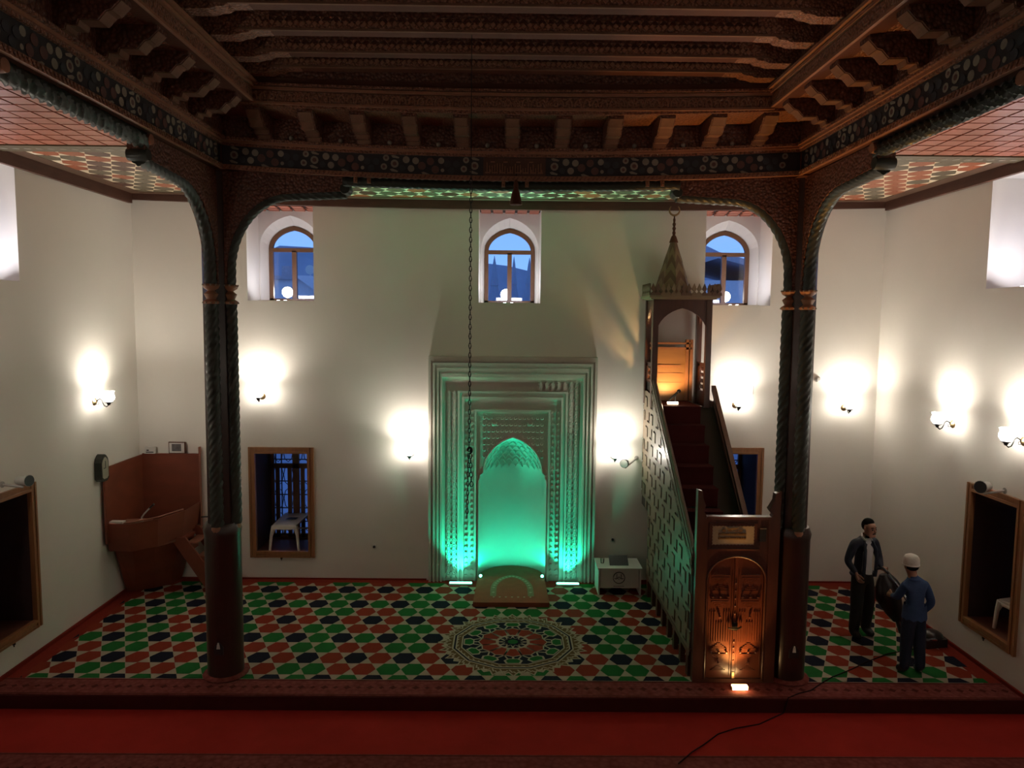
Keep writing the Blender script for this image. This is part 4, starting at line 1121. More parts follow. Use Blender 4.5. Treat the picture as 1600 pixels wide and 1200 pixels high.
ld = obj('ladder', MB().prism([(-5.62, .93), (-5.37, .93), (-4.72, .012), (-5.02, .012)], 'y', 11.93, 11.97), PULP, pp)
obj('stringer', MB().prism([(-5.52, 1.02), (-5.34, 1.0), (-4.62, .012), (-4.86, .012)], 'y', 12.42, 12.46), PULP, ld)
for k in range(4):
    x, z = -5.36+.185*k, .84-.225*k
    obj('tread', MB().box(x-.02, x+.17, 11.96, 12.43, z-.02, z), PULPD, ld)
    obj('tread', MB().box(x-.02, x-.005, 11.96, 12.43, z-.20, z), PULP, ld)
obj('gooseneck_microphone', MB().sweep([(-5.92, 11.6, 1.31), (-5.91, 11.6, 1.37), (-5.86, 11.58, 1.43), (-5.76, 11.56, 1.53)], .014, 6).lathe([(.04, 1.31), (.04, 1.325), (.01, 1.34)], (-5.92, 11.6, 0), 10), WHITEP, cat='microphone', label='white gooseneck microphone on the pulpit desk', smooth=True)
obj('microphone_foam', MB().sweep([(-5.765, 11.56, 1.525), (-5.68, 11.54, 1.60)], [.012, .018], 8), BLACKP, bpy.data.objects['gooseneck_microphone'], True, label='black foam tip')
obj('paper_stack', MB().box(-6.33, -6.12, 11.40, 11.50, 1.315, 1.345), WHITEP, cat='paper', label='white paper pad on the pulpit desk edge against the wall')
t = thing('framed_picture', 'small framed grey picture leaning on top of the pulpit backboard', 'picture', (-5.70, 12.5, 2.24))
obj('frame', MB().box(-5.87, -5.58, 12.515, 12.535, 2.241, 2.445), DARK, t); obj('mount', MB().box(-5.855, -5.60, 12.508, 12.516, 2.255, 2.43), WHITEP, t); obj('print', MB().box(-5.81, -5.65, 12.503, 12.51, 2.285, 2.41), mat('grey_print', (.12, .11, .11), .5, .8, 14.), t)
t = thing('white_router', 'small white plastic device standing on the pulpit backboard corner', 'device', (-6.2, 12.5, 2.24))
obj('case', MB().prism([(-6.28, 2.241), (-6.10, 2.241), (-6.09, 2.35), (-6.27, 2.36)], 'y', 12.49, 12.545), WHITEP, t)
obj('vents', MB().box(-6.25, -6.12, 12.487, 12.49, 2.26, 2.275).box(-6.24, -6.20, 12.487, 12.49, 2.29, 2.31), BLACKP, t)
t = thing('wall_clock', 'dark wooden wall clock with arched top and pale dial, above the pulpit', 'clock', (-6.4, 11.29, 2.06))
cp = [(11.17, 2.07), (11.22, 2.03), (11.33, 2.03), (11.38, 2.07), (11.38, 2.33), (11.36, 2.39), (11.31, 2.44), (11.275, 2.455), (11.24, 2.44), (11.19, 2.39), (11.17, 2.33)]
obj('case', MB().prism(cp, 'x', -6.40, -6.29), ROPE, t)
obj('dial', MB().prism([(11.275+(y-11.275)*.8, 2.24+(z-2.24)*.8) for y, z in cp], 'x', -6.295, -6.285), mat('clock_dial', (.34, .33, .25), .5, .15), t)
obj('hands', MB().box(-6.285, -6.281, 11.27, 11.28, 2.24, 2.35).box(-6.285, -6.281, 11.22, 11.28, 2.235, 2.245), BLACKP, t)
obj('wall_cable', MB().sweep([(-5.335, 12.5, 1.13), (-4.9, 12.555, 1.13)], .012, 6), BLACKP, cat='cable', label='short dark cable running from the pulpit along the wall')

# ------------------------------------------------------------------ wall sconces
def make_sconce(label):
    t = thing('wall_sconce', label, 'lamp', (0, 0, 0), 0, 'tulip wall sconces')
    obj('backplate', MB().lathe([(.0, 0), (.055, 0), (.058, -.012), (.035, -.03), (.012, -.04), (0, -.04)], (0, 0, 0), 14, 'y'), BRASS, t, True, local=True)
    obj('arm', MB().sweep([(0, -.03, 0), (0, -.06, .03), (0, -.09, .045), (0, -.12, .025), (0, -.135, -.02), (0, -.155, -.06), (0, -.19, -.075), (0, -.22, -.05), (0, -.225, -.02)], .0085, 6), IRON, t, True, local=True)
    obj('scroll', MB().sweep([(0, -.05+.022*cos(a), -.02+.022*sin(a)) for a in [j*.7 for j in range(9)]], .005, 5), IRON, t, True, local=True)
    obj('cup', MB().lathe([(.0, -.055), (.018, -.05), (.03, -.02), (.062, -.005), (.066, .004), (.03, .008), (0, .008)], (0, -.225, 0), 14), IRON, t, True, local=True)
    obj('shade', MB().lathe([(.0, .009), (.05, .012), (.078, .04), (.086, .07), (.080, .10), (.068, .125), (.078, .155), (.082, .165), (.076, .163), (.062, .128), (.05, .12)], (0, -.225, 0), 16), SHADE, t, True, local=True)
    obj('bulb', MB().lathe([(.0, .118), (.056, .122), (.05, .135), (.0, .145)], (0, -.225, 0), 12), BULB, t, True, local=True)
    return t
scs = [((-4.25, YB, 3.25), 0, 'lit white tulip sconce on the back wall above the back window with the stool'),
       ((-1.69, YB, 2.27), 0, 'lit white tulip sconce low on the wall left of the mihrab'),
       ((1.84, YB, 2.26), 0, 'lit white tulip sconce low on the wall between mihrab and minbar'),
       ((3.94, YB, 3.17), 0, 'lit white tulip sconce on the back wall just right of the minbar rail'),
       ((5.84, YB, 3.14), 0, 'lit white tulip sconce on the back wall between the right column and the corner'),
       ((-XW, 11.24, 3.28), PI/2, 'lit white tulip sconce on the left wall above the clock'),
       ((XW, 10.37, 3.17), -PI/2, 'lit white tulip sconce on the right wall above the boy in blue'),
       ((XW, 8.92, 3.16), -PI/2, 'lit white tulip sconce at the right edge, above the window with the white floodlight'),
       ((-XW, 8.0, 3.2), PI/2, 'lit white tulip sconce on the left wall in front of the side window'),
       ((-XW, 4.0, 3.2), PI/2, 'unseen added fill-light sconce on the left wall level with the lower floor'),  # from here on: out of view, added to fill the room with light
       ((XW, 6.0, 3.2), -PI/2, 'unseen added fill-light sconce on the right wall level with the lower floor'),
       ((-XW, 0.0, 3.2), PI/2, 'unseen added fill-light sconce on the left wall beside the viewer'),
       ((XW, 1.5, 3.2), -PI/2, 'unseen added fill-light sconce on the right wall beside the viewer'),
       ((-3.5, YR, 3.2), PI, 'unseen added fill-light sconce on the rear wall, pulpit side'),
       ((3.5, YR, 3.2), PI, 'unseen added fill-light sconce on the rear wall, minbar side')]
s0 = make_sconce(scs[0][2]); s0.location = scs[0][0]
for loc, rz, lb in scs[1:]: dup(s0, loc, rz, lb)

# ------------------------------------------------------------------ niche lamps, globes standing in for lamp reflections
CW = emis('cool_led', (.93, .92, 1.0), 12.)
for q, (a, b) in enumerate(NB):
    nm_ = ('left', 'middle', 'right')[q]; c = (a+b)/2; where = ('above the stool', 'above the mihrab', 'beside the minbar spire')[q]
    t = thing('niche_uplight', 'slim cool white light strip on the sill of the arched window '+where, 'lamp', (c, YB+.12, 4.892))
    obj('housing', MB().box(c-.42, c+.42, YB+.10, YB+.14, 4.892, 4.900), WHITEP, t); obj('lens', MB().box(c-.10, c-.06, YB+.105, YB+.135, 4.900, 4.903).box(c+.02, c+.06, YB+.105, YB+.135, 4.900, 4.903), CW, t)
    light('strip_glow', 'AREA', (c, YB+.16, 4.93), 5.5, (.88, .87, 1.0), t, .5, (math.radians(155), 0, 0))
    x = (-4.13, -.06, 4.04)[q]
    t = thing('reflection_globe', 'added glowing globe imitating a lamp reflection in the arched window '+where, 'lamp', (x, 13.72, 5.07))
    obj('globe', MB().ball((x, 13.72, 5.075), .10, 14, 8), emis('globe_glow', (1, .95, .85), 10.), t, True)  # added outside the pane to imitate a lamp reflected in it
    obj('bracket', MB().sweep([(x, 13.5, 4.93), (x, 13.66, 4.93), (x, 13.72, 4.96), (x, 13.72, 4.98)], .012, 6), IRON, t)
for sd, sg in (('left', -1), ('right', 1)):
    n = SN[sd][0]; yc = (n[0]+n[1])/2
    t = thing('niche_uplight', 'slim cool white light strip on the sill of the arched window in the %s wall' % sd, 'lamp', (sg*(XW+.12), yc, n[2]+.003))
    obj('housing', MB().box(*sorted((sg*(XW+.10), sg*(XW+.14))), yc-.42, yc+.42, n[2]+.003, n[2]+.011), WHITEP, t)
    obj('lens', MB().box(*sorted((sg*(XW+.105), sg*(XW+.135))), yc-.06, yc+.06, n[2]+.011, n[2]+.014), CW, t)
    light('strip_glow', 'AREA', (sg*(XW+.16), yc, n[2]+.04), 9, (.88, .87, 1.0), t, .5, (0, sg*math.radians(-155), 0))

# ------------------------------------------------------------------ projectors / loudspeakers on the walls
def horn(label, p, d, lens=BLACKP, r=.075, L=.20, cat='floodlight', name='wall_floodlight', wall=None):
    """short cylinder lamp head at p aimed along d, on an arm to the wall point"""
    t = thing(name, label, cat, p); d = Vector(d).normalized(); p = Vector(p)
    a = p-d*L*.5; e = p+d*L*.5
    obj('housing', MB().sweep([a, a+d*.02, p, e], [r*.55, r*.7, r*.82, r], 16), GREYP if lens is not WHITEP else IRON, t, True)
    obj('front_glass', MB().sweep([e, e+d*.004], r*.92, 16), lens, t)
    w = Vector(wall); obj('bracket', MB().sweep([p-Vector((0, 0, r*.7)), p-Vector((0, 0, r*1.1)), w], .016, 6).lathe([(.04, 0), (.04, .015)], tuple(w), 10, 'x' if abs(abs(w.x)-XW) < .1 else 'y'), GREYP, t)
    return t
horn('grey spotlight with dark lens above the window in the left wall', (-6.19, 9.20, 2.50), (.9, -.25, .05), wall=(-6.395, 9.1, 2.47))
horn('grey spotlight with dark lens above the window in the right wall', (6.20, 9.30, 2.50), (-.8, -.45, .03), r=.085, wall=(6.395, 9.2, 2.47))
horn('round white-faced spotlight on the wall left of the minbar', (2.02, 12.36, 2.17), (-.45, -.85, 0), WHITEP, .075, .14, wall=(2.25, 12.565, 2.22))
obj('smoke_detector', MB().lathe([(0, -.06), (.03, -.055), (.05, -.03), (.055, 0)], (5.36, YB, 3.63), 12, 'y'), WHITEP, cat='detector', label='small round white sensor on the back wall beside the right column', smooth=True)
for x, z, lb in ((-2.34, .60, 'white wall socket low on the back wall between the stool window and the mihrab'), (1.86, .76, 'white wall socket above the white cabinet')):
    t = thing('wall_socket', lb, 'socket', (x, YB, z)); obj('plate', MB().box(x-.04, x+.04, YB-.012, YB, z-.04, z+.04), WHITEP, t); obj('plug', MB().lathe([(.022, -.03), (.024, -.012)], (x, YB, z), 10, 'y'), BLACKP, t)
t = thing('conduit', 'thin grey surface conduit on the wall above the minbar-side sconce', 'conduit', (4.0, YB, 3.5)); obj('pipe', MB().box(4.05, 4.25, YB-.008, YB, 3.50, 3.508).box(4.245, 4.253, YB-.008, YB, 3.36, 3.508), GREYP, t)

# ------------------------------------------------------------------ white cabinet with emblem, tablet, glass
cbx = thing('white_cabinet', 'low white cabinet with a round black emblem, beside the mihrab', 'cabinet', (1.9, 12.1, 0))
obj('top', MB().box(1.52, 2.27, 11.88, 12.42, .455, .475), WHITEP, cbx); obj('side', MB().box(1.535, 1.56, 11.90, 12.40, .0105, .455), WHITEP, cbx); obj('side', MB().box(2.23, 2.255, 11.90, 12.40, .0105, .455), WHITEP, cbx)
obj('back', MB().box(1.56, 2.23, 12.37, 12.39, .10, .455), WHITEP, cbx); fp = obj('front_panel', MB().box(1.57, 2.22, 11.925, 11.945, .12, .445), WHITEP, cbx)
em = MB(); ecx, ecz, ey = 1.885, .30, 11.922
def arcw(r, a0, a1, n, w): em.sweep([(ecx+r*cos(a0+(a1-a0)*i/n), ey, ecz+r*sin(a0+(a1-a0)*i/n)) for i in range(n+1)], w, 4)
arcw(.098, 0, 2*PI, 28, .006); arcw(.088, .2, 2.9, 14, .003)
for s in (-1, 1):
    em.box(ecx+s*.036-.005, ecx+s*.036+.005, ey-.004, ey+.002, ecz-.01, ecz+.052); em.prism([(ecx+s*.036-.008, ecz+.05), (ecx+s*.036+.008, ecz+.05), (ecx+s*.036, ecz+.066)], 'y', ey-.004, ey+.002)
    em.sweep([(ecx+s*.075, ey, ecz-.008), (ecx+s*.06, ey, ecz-.018), (ecx+s*.036, ey, ecz-.018), (ecx+s*.02, ey, ecz-.005)], .006, 4)
em.sweep([(ecx-.02, ey, ecz-.005), (ecx-.01, ey, ecz+.012), (ecx, ey, ecz+.016), (ecx+.01, ey, ecz+.012), (ecx+.02, ey, ecz-.005)], .004, 4)
em.sweep([(ecx, ey, ecz+.01), (ecx-.006, ey, ecz-.025), (ecx, ey, ecz-.035), (ecx+.006, ey, ecz-.025)], .004, 4)
for k in range(11): em.box(ecx-.09+k*.0165, ecx-.09+k*.0165+.011, ey-.003, ey+.002, .148, .158)
obj('emblem', em, BLACKP, fp, kind='stuff')
t = thing('tablet_stand', 'dark flat screen lying tilted on top of the white cabinet', 'screen', (1.92, 12.1, .475))
obj('screen', MB().prism([(12.02, .476), (12.035, .476), (12.20, .60), (12.185, .605)], 'x', 1.74, 2.06), BLACKP, t); obj('stand', MB().box(1.85, 1.95, 12.05, 12.2, .4755, .485).box(1.88, 1.92, 12.15, 12.165, .48, .58), BLACKP, t)
t = thing('glass_cup', 'small clear glass cup on the left end of the white cabinet', 'cup', (1.63, 12.1, .475)); obj('cup_body', MB().lathe([(.028, .4755), (.038, .55)], (1.63, 12.15, 0), 12), GLASS, t, True)
obj('rim', MB().sweep([(1.63+.038*cos(a*PI/6), 12.15+.038*sin(a*PI/6), .55) for a in range(13)], .003, 4), GREYP, t, True)

# ------------------------------------------------------------------ white plastic stools in the window recesses
def stool(label, loc, rz, w=.44, h=.44, dp=None):
    t = thing('plastic_stool', label, 'stool', loc, rz)
    a = w/2; e = (dp or w*.74)/1.48
    obj('seat', MB().prism([(-a*.8, -e*.72), (a*.8, -e*.72), (a*.9, e*.72), (-a*.9, e*.72)], 'z', h-.03, h).box(-a*.82, a*.82, -e*.76, -e*.70, h-.07, h-.01), WHITEP, t, local=True)
    for sx in (-1, 1):
        for sy in (-1, 1):
            obj('leg', MB().sweep([(sx*a*.98, sy*e*.74, 0), (sx*a*.88, sy*e*.72, h*.6), (sx*a*.72, sy*e*.66, h-.03)], [.022, .028, .05], 8), WHITEP, t, True, local=True)
    obj('apron', MB().sweep([(-a*.72, -e*.70, h-.04), (-a*.5, -e*.72, h-.055), (0, -e*.72, h-.06), (a*.5, -e*.72, h-.055), (a*.72, -e*.70, h-.04)], .025, 6).box(-a*.75, a*.75, e*.62, e*.70, h-.09, h-.02), WHITEP, t, True, local=True)
    obj('stretcher', MB().box(-a*.85, a*.85, e*.66, e*.72, h*.35, h*.35+.03), WHITEP, t, local=True)
    return t
st_ = stool('white plastic stool in the lower back window recess, seat towards the viewer', (-3.93, YB+.46, .50), 0, .52, .46, .86)
obj('seat_slot', MB().prism([(-.08, -.06), (.10, -.06), (.11, .06), (-.05, .06)], 'z', .4702, .473), BLACKP, st_, local=True, label='dark cut-out in the seat')
stool('white plastic stool lying in the window recess of the right wall', (6.74, 9.22, .55), -PI/2+.2, .46, .42)

# ------------------------------------------------------------------ cord
cd = [(1.85, 7.46, -.145), (2.05, 7.68, -.150), (2.23, 7.84, -.156), (2.45, 8.05, -.156), (2.69, 8.17, -.156), (3.0, 8.26, -.156), (3.24, 8.42, -.156), (3.38, 8.50, -.15), (3.42, 8.523, -.05), (3.45, 8.545, .02), (3.62, 8.65, .021), (3.81, 8.73, .021), (4.0, 8.9, .021), (4.23, 9.08, .021), (4.58, 9.29, .021), (4.85, 9.48, .021), (5.3, 9.75, .021), (5.9, 9.95, .021)]
obj('power_cord', MB().sweep(dense(cd, .06), .007, 6), CORD, cat='cord', label='thin dark power cord crossing the red floor and up over the step', smooth=True)

# ------------------------------------------------------------------ vacuum cleaner held between the two people
vc = thing('vacuum_cleaner', 'black vacuum cleaner with chrome tube held between the man and the boy', 'vacuum', (5.45, 9.85, 0))
VB = mat('vacuum_black', (.016, .012, .012), .3, .3, 10.)
obj('canister', MB().sweep([(5.24, 9.86, 1.12), (5.26, 9.85, 1.02), (5.29, 9.83, .88), (5.33, 9.80, .75), (5.38, 9.78, .62), (5.42, 9.76, .50)], [.05, .11, .15, .15, .12, .06], 14), VB, vc, True)
obj('bag_fold', MB().sweep([(5.20, 9.84, 1.08), (5.18, 9.82, .95), (5.19, 9.80, .80), (5.24, 9.79, .68)], [.03, .06, .07, .04], 10), VB, vc, True)
obj('carry_handle', MB().sweep([(5.30, 10.16, 1.09), (5.31, 10.02, 1.16), (5.30, 9.88, 1.15), (5.40, 9.82, 1.05), (5.48, 9.74, .93), (5.54, 9.66, .80)], .018, 8), BLACKP, vc, True)
obj('suction_tube', MB().sweep([(5.29, 9.84, 1.13), (5.38, 9.80, 1.03), (5.45, 9.74, .92), (5.51, 9.66, .78)], .024, 10), CHROME, vc, True, label='chrome tube')
obj('lamp_button', MB().ball((5.30, 9.68, .90), .012, 8, 5), WHITEP, vc)
obj('hose', MB().sweep([(5.42, 9.76, .5), (5.52, 9.85, .3), (5.7, 9.95, .12), (5.95, 10.02, .09)], .03, 10, 0), VB, vc, True)
fh = obj('floor_head', MB().prism([(5.95, 9.92), (6.28, 9.98), (6.26, 10.30), (5.98, 10.24)], 'z', .012, .13).ball((6.12, 10.1, .14), (.15, .15, .08), 12, 6), VB, vc, True)
obj('silver_strip', MB().box(5.99, 6.10, 9.93, 9.96, .13, .15).box(5.97, 6.02, 10.05, 10.2, .13, .15), CHROME, fh)

# ------------------------------------------------------------------ people
def body(parent, J, E, mats, pick, root='pelvis', name='body'):
    """continuous skinned surface over joints J {name: (pos, (rx, ry))}; pick(face centre, nearest joint) -> material slot"""
    names = list(J); me = bpy.data.meshes.new(name); off = BASE[parent.name]
    me.from_pydata([Vector(J[n][0])-off for n in names], [(names.index(a), names.index(b)) for a, b in E], [])
    o = link(bpy.data.objects.new(name, me)); sk = o.modifiers.new('skin', 'SKIN'); sk.use_smooth_shade = True; sk.branch_smoothing = .6
    ss = o.modifiers.new('sub', 'SUBSURF'); ss.levels = 2; ss.render_levels = 2
    for i, n in enumerate(names):
        r = J[n][1]; d = me.skin_vertices[0].data[i]; d.radius = r if isinstance(r, tuple) else (r, r); d.use_root = (n == root)
    dg = bpy.context.evaluated_depsgraph_get(); dg.update()
    m2 = bpy.data.meshes.new_from_object(o.evaluated_get(dg)); bpy.data.objects.remove(o)
    m2.materials.clear()
    for m in mats: m2.materials.append(m)
    segs = [(Vector(J[a][0]), Vector(J[b][0]), (a, b)) for a, b in E]
    for p in m2.polygons:
        c = p.center+off; best = None
        for a, b, nm in segs:
            d = b-a; t = max(0, min(1, (c-a).dot(d)/max(1e-9, d.length_squared))); q = (c-(a+d*t)).length
            if best is None or q < best[0]: best = (q, nm, t)
        p.material_index = pick(c, best[1], best[2]); p.use_smooth = True
    m2.name = name; r = link(bpy.data.objects.new(name, m2)); r.parent = parent; BASE[r.name] = off
    return r
def hand(parent, wrist, d, palm_n, L=.18, grip=.9, m=SKIN, thumb=1):
    """palm plus five bent fingers; d = direction of the fingers, palm_n = way the palm faces"""
    d = Vector(d).normalized(); n = Vector(palm_n); n = (n-d*n.dot(d)).normalized(); s = d.cross(n)*thumb; w = Vector(wrist); mb = MB()
    mb.sweep([w-d*.03, w+d*.01, w+d*L*.25, w+d*L*.48], [.026, .03, .038, .036], 10, flat=.75)
    for k, (o, l) in enumerate(((-.030, .40), (-.010, .46), (.010, .48), (.030, .43))):
        b = w+d*L*.42+s*o; p = [b]; a = 0
        for q in range(3):
            a += grip*.75; p.append(p[-1]+(d*cos(a)+n*sin(a))*L*l/3)
        mb.sweep(p, [.0105, .0105, .009, .007], 7)
    b = w+d*L*.12+s*.03
    mb.sweep([b-s*.01, b+s*.018+d*.03+n*.01, b+s*.02+d*.055+n*.03, b+s*.01+d*.07+n*.05], [.013, .012, .010, .008], 7)
    return obj('hand', mb, m, parent, True)
# --- man: stands facing half towards the boy, head bowed, tool in his left hand
man = thing('person', 'man in open navy jacket, white shirt and dark trousers, holding the vacuum', 'person', (5.2, 10.35, 0))
mX, mY = 5.20, 10.35
fw = Vector((.36, -.933, 0)).normalized(); rt = Vector((-.933, -.36, 0)).normalized()      # facing, and the man's right
def mp3(f, r, z): v = Vector((mX, mY, 0))+fw*f+rt*r; return (v.x, v.y, z)
J = {'pelvis': (mp3(-.01, 0, .95), (.155, .125)), 'waist': (mp3(0, 0, 1.10), (.155, .125)), 'chest': (mp3(.0, 0, 1.30), (.175, .135)), 'upper': (mp3(.0, 0, 1.44), (.13, .095)), 'neck': (mp3(.03, 0, 1.53), (.058, .058)), 'jaw': (mp3(.095, 0, 1.575), (.072, .075)), 'head': (mp3(.085, 0, 1.665), (.090, .104)), 'crown': (mp3(.06, 0, 1.745), (.070, .082)),
     'shR': (mp3(.0, .19, 1.43), .072), 'elR': (mp3(-.04, .27, 1.16), .056), 'wrR': (mp3(.12, .25, 1.02), .036),
     'shL': (mp3(.0, -.19, 1.43), .072), 'elL': (mp3(.03, -.27, 1.17), .056), 'wrL': (mp3(.15, -.19, 1.06), .036),
     'hipR': (mp3(0, .095, .88), .118), 'knR': (mp3(.03, .115, .49), .092), 'anR': (mp3(.0, .125, .10), .078), 'toR': (mp3(.15, .14, .045), (.045, .04)),
     'hipL': (mp3(0, -.095, .88), .118), 'knL': (mp3(.02, -.115, .49), .092), 'anL': (mp3(-.02, -.125, .10), .078), 'toL': (mp3(.13, -.14, .045), (.045, .04))}
Eb = [('pelvis', 'waist'), ('waist', 'chest'), ('chest', 'upper'), ('upper', 'neck'), ('neck', 'jaw'), ('jaw', 'head'), ('head', 'crown')]
for s in 'RL': Eb += [('upper', 'sh'+s), ('sh'+s, 'el'+s), ('el'+s, 'wr'+s), ('pelvis', 'hip'+s), ('hip'+s, 'kn'+s), ('kn'+s, 'an'+s), ('an'+s, 'to'+s)]
def pick_m(c, e, t):
    if e in (('neck', 'jaw'), ('jaw', 'head'), ('head', 'crown')) or (e == ('upper', 'neck') and t > .8): return 0
    if e[0].startswith('an'): return 3
    if e[0] in ('kn'+'R', 'knL') and t > .95: return 3
    if e[0].startswith(('hip', 'kn')) or (e[0] == 'pelvis' and e[1].startswith('hip')): return 2
    v = c-Vector((mX, mY, 0)); f, r = v.dot(fw), v.dot(rt)
    if e[0] in ('pelvis', 'waist', 'chest', 'upper') and not e[1].startswith('sh'):
        if c.z < .97: return 2
        if f > .05 and abs(r+.0) < .10: return 4
    return 1
bo = body(man, J, Eb, [SKIN, NAVY, TROU, SHOE, SHIRT], pick_m)
hand(man, mp3(.12, .25, 1.02), fw*.55+Vector((0, 0, -.85)), -rt, .18, .5, thumb=1)
hand(man, mp3(.15, -.19, 1.06), fw*.9+Vector((.2, 0, .1)), rt+Vector((0, 0, -.5)), .18, 1.0, thumb=-1)
hr = MB()
hr.ball(tuple(Vector(mp3(.052, 0, 1.738))), (.079, .079, .060), 14, 8).ball(tuple(Vector(mp3(.022, 0, 1.69))), (.072, .072, .088), 12, 8)
obj('hair', hr, HAIR, man, True)
for s in (-1, 1):
    obj('ear', MB().ball(mp3(.07, s*.078, 1.65), (.018, .02, .032), 8, 6), SKIN, man, True)
    obj('eye', MB().ball(mp3(.160, s*.030, 1.652), .012, 8, 5), BLACKP, man, True)
    obj('eyebrow', MB().sweep([mp3(.160, s*.014, 1.676), mp3(.162, s*.032, 1.681), mp3(.150, s*.050, 1.674)], .006, 5), HAIR, man, True)
obj('nose', MB().sweep([mp3(.162, 0, 1.665), mp3(.186, 0, 1.625), mp3(.172, 0, 1.612)], [.008, .016, .012], 8), SKIN, man, True)
obj('moustache', MB().sweep([mp3(.158, -.03, 1.588), mp3(.174, 0, 1.597), mp3(.158, .03, 1.588)], .008, 5), HAIR, man, True)
obj('collar', MB().sweep([mp3(.085, -.05, 1.47), mp3(.02, -.075, 1.52), mp3(-.05, 0, 1.54), mp3(.02, .075, 1.52), mp3(.085, .05, 1.47)], .016, 6), SHIRT, man, True, label='white shirt collar')
for s in (-1, 1):
    obj('jacket_front', MB().sweep([mp3(.06, s*.07, 1.47), mp3(.12, s*.105, 1.35), mp3(.128, s*.115, 1.2), mp3(.122, s*.115, 1.02), mp3(.115, s*.115, .94)], [.02, .024, .026, .026, .022], 8), NAVY, man, True)
obj('jacket_hem', MB().sweep([mp3(.13*cos(a), .175*sin(a), .96) for a in [.55+j*(2*PI-1.1)/16 for j in range(17)]], .028, 8), NAVY, man, True)
# --- boy: seen from behind, white cap, blue shirt
boy = thing('person', 'boy in white cap, blue shirt and dark trousers standing with his back turned', 'person', (5.33, 9.22, 0))
bX, bY = 5.335, 9.22
fw2 = Vector((-.15, .99, 0)).normalized(); rt2 = Vector((.99, .15, 0)).normalized()
def bp3(f, r, z): v = Vector((bX, bY, 0))+fw2*f+rt2*r; return (v.x, v.y, z)
J2 = {'pelvis': (bp3(0, .0, .80), (.130, .105)), 'waist': (bp3(0, .0, .93), (.132, .105)), 'chest': (bp3(.0, 0, 1.10), (.155, .115)), 'upper': (bp3(.0, -.01, 1.23), (.112, .085)), 'neck': (bp3(.02, -.045, 1.325), .050), 'jaw': (bp3(.03, -.065, 1.40), (.066, .07)), 'head': (bp3(.03, -.075, 1.48), (.08, .09)), 'crown': (bp3(.02, -.08, 1.545), (.06, .07)),
      'shR': (bp3(.0, .125, 1.22), .066), 'elR': (bp3(-.05, .205, .97), .058), 'wrR': (bp3(.02, .10, .80), .036),
      'shL': (bp3(.02, -.145, 1.20), .066), 'elL': (bp3(.14, -.15, 1.0), .055), 'wrL': (bp3(.36, -.06, .93), .036),
      'hipR': (bp3(0, .078, .74), .100), 'knR': (bp3(.0, .095, .41), .080), 'anR': (bp3(-.02, .115, .085), .066), 'toR': (bp3(.10, .14, .04), (.042, .036)),
      'hipL': (bp3(0, -.078, .74), .100), 'knL': (bp3(.01, -.085, .41), .080), 'anL': (bp3(.0, -.10, .085), .066), 'toL': (bp3(.12, -.12, .04), (.042, .036))}
def pick_b(c, e, t):
    if e in (('neck', 'jaw'), ('jaw', 'head'), ('head', 'crown')): return 0
    if e[0].startswith('an'): return 3
    if e[0].startswith(('hip', 'kn')) or (e[0] == 'pelvis' and e[1].startswith('hip')): return 2
    return 1
body(boy, J2, Eb, [SKIN, DENIM, DENIM2, SHOE], pick_b)
hand(boy, bp3(.02, .10, .80), fw2*.3-rt2*.8+Vector((0, 0, -.25)), fw2, .15, .5, thumb=1)
hand(boy, bp3(.36, -.06, .93), fw2*.9-rt2*.1, rt2, .15, 1.0, thumb=-1)
cc_ = Vector(bp3(.015, -.08, 1.525))
cpm = MB().lathe([(.092, -.045), (.100, -.04), (.102, .0), (.096, .04), (.075, .075), (.04, .092), (.0, .096)], tuple(cc_), 18)
cp_ = obj('knit_cap', cpm, CAPM, boy, True)
obj('cap_brim', MB().sweep([(cc_.x+.097*cos(a*PI/10), cc_.y+.097*sin(a*PI/10), cc_.z-.045) for a in range(21)], .010, 6), CAPM, cp_, True)
hb = MB().ball(bp3(.005, -.072, 1.455), (.082, .085, .055), 12, 6); obj('hair', hb, HAIR, boy, True)
for s in (-1, 1): obj('ear', MB().ball(bp3(.02, -.072+s*.083, 1.455), (.014, .018, .028), 8, 6), SKIN, boy, True)
obj('nose', MB().sweep([bp3(.11, -.075, 1.47), bp3(.135, -.075, 1.44)], [.008, .013], 7), SKIN, boy, True)
for s in (-1, 1): obj('eye', MB().ball(bp3(.112, -.075+s*.03, 1.475), .010, 8, 5), BLACKP, boy, True)
obj('shirt_collar', MB().sweep([bp3(.055*cos(a)+.01, -.03+.065*sin(a), 1.285) for a in [.5+j*(2*PI-1)/12 for j in range(13)]], .022, 8), DENIM, boy, True)
hemb = MB(); nb_ = 20
for (zq, ra, rb_) in ((.95, .118, .142), (.86, .128, .152), (.765, .136, .160), (.765, .122, .146)): hemb.v += [bp3(ra*cos(2*PI*j/nb_), rb_*sin(2*PI*j/nb_), zq+(.012*sin(3*j) if zq < .8 else 0)) for j in range(nb_)]
for q in range(3):
    for j in range(nb_): a = q*nb_+j; b = q*nb_+(j+1) % nb_; hemb.face((a, b, b+nb_, a+nb_))
obj('shirt_tail', hemb, DENIM, boy, True)

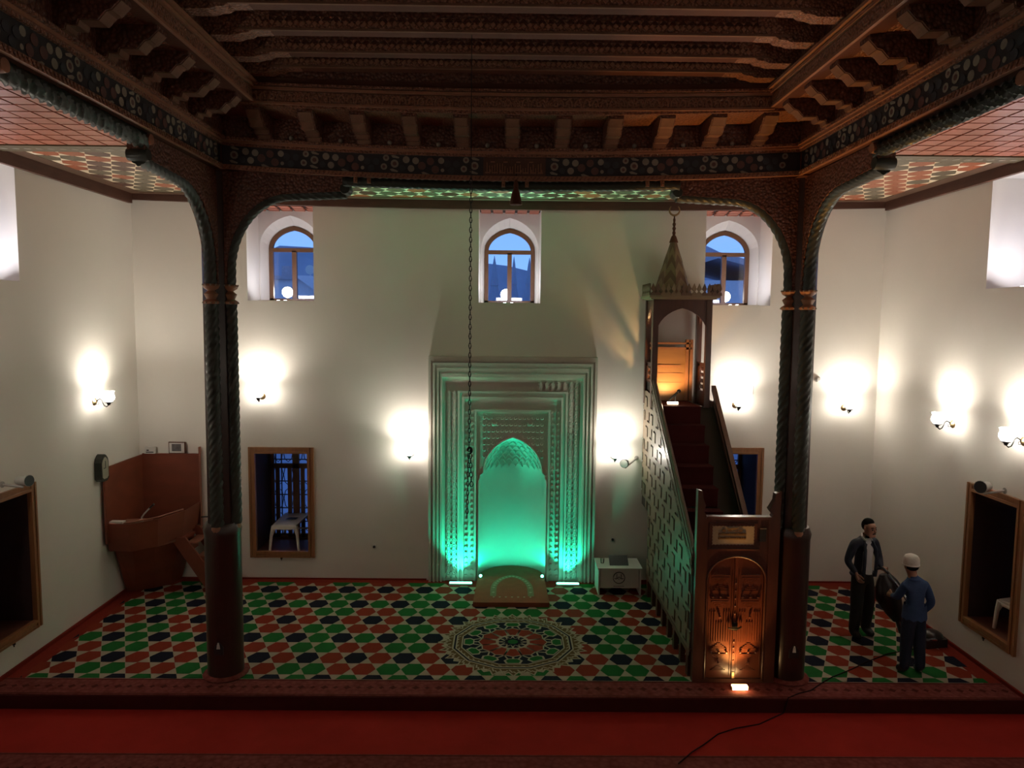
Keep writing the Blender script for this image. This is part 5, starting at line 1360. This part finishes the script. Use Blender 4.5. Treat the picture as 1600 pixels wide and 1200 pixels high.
# ------------------------------------------------------------------ outside
HILL = mat('dusk_hill', (.34, .36, .42), .95, .3, .3, spec=.1); HOUSE = mat('house_wall', (.75, .70, .70), .9, .1, spec=.1); ROOFM = mat('house_roof', (.45, .40, .42), .9, .2, spec=.1)
hm = MB(); N_ = 40; b = 0
for i in range(N_+1):
    x = -60+3*i; z = 11.2+1.2*sin(i*.55)+.6*sin(i*1.7)
    hm.v += [(x, 78, z), (x, 70, -.5), (x, 110, -.5)]
for i in range(N_):
    a = 3*i; hm.face((a, a+1, a+4, a+3)); hm.face((a, a+3, a+5, a+2))
struct('hill', hm, HILL)
struct('ground', MB().box(-60, 60, 13.6, 110, -.8, -.5).box(-60, -7.4, -20, 13.6, -.8, -.5).box(7.4, 60, -20, 13.6, -.8, -.5), HILL)
def conifer(label, x, y, h, r):
    t = thing('conifer', label, 'tree', (x, y, -.5), group=None)
    obj('trunk', MB().sweep([(x, y, -.5), (x, y, h*.4)], .15, 6), DARK, t)
    f = MB()
    for k in range(7): f.lathe([(r*(1-k/7.5), h*(.18+k*.11)), (r*.35*(1-k/7.5), h*(.18+k*.11+.14)), (0, h*(.18+k*.11+.19))], (x, y, 0), 9)
    obj('foliage', f, HILL, t)
conifer('dark conifer outside, left pane of the middle arched window', -.62, 34, 7.35, 1.0)
conifer('dark conifer outside, near the mullion of the middle arched window', .30, 36, 7.5, .85)
conifer('dark conifer outside, right pane of the middle arched window', 1.15, 39, 7.7, 1.1)
conifer('dark conifer outside, at the far right of the middle arched window', 2.6, 37, 7.6, 1.1)
t = thing('house', 'grey house with low gable roof seen through the arched window by the minbar', 'house', (9.5, 32, -.5))
obj('walls', MB().box(6.5, 12.5, 30, 36, -.5, 6.3), HOUSE, t); obj('roof', MB().prism([(5.8, 6.3), (8.4, 7.15), (13.0, 6.0), (13.0, 6.25), (8.4, 7.4), (5.8, 6.55)], 'y', 29.4, 36.5), ROOFM, t)
obj('chimney', MB().box(7.7, 8.2, 31, 31.6, 7.0, 7.75), HOUSE, t)
t = thing('flat_house', 'flat-roofed pale house seen through the arched window by the pulpit', 'house', (-9.5, 32, -.5))
obj('walls', MB().box(-14, -6.8, 30, 36, -.5, 6.15), HOUSE, t); obj('roof_slab', MB().box(-14.2, -6.6, 29.8, 36.2, 6.15, 6.3), ROOFM, t)
obj('roof_ramp', MB().prism([(-8.6, 6.3), (-7.9, 6.3), (-6.7, 5.4), (-7.0, 5.2)], 'y', 29.6, 30), HOUSE, t)
obj('satellite_dish', MB().lathe([(.0, .0), (.12, -.02), (.2, -.06)], (-8.3, 31, 6.62), 12, 'y').sweep([(-8.3, 31, 6.3), (-8.3, 31, 6.6)], .03, 6), WHITEP, t); obj('water_tank', MB().lathe([(.3, 6.3), (.3, 6.75)], (-9.2, 31, 0), 10), ROOFM, t)
print('hex panels', nhex, 'objects', len(bpy.data.objects))
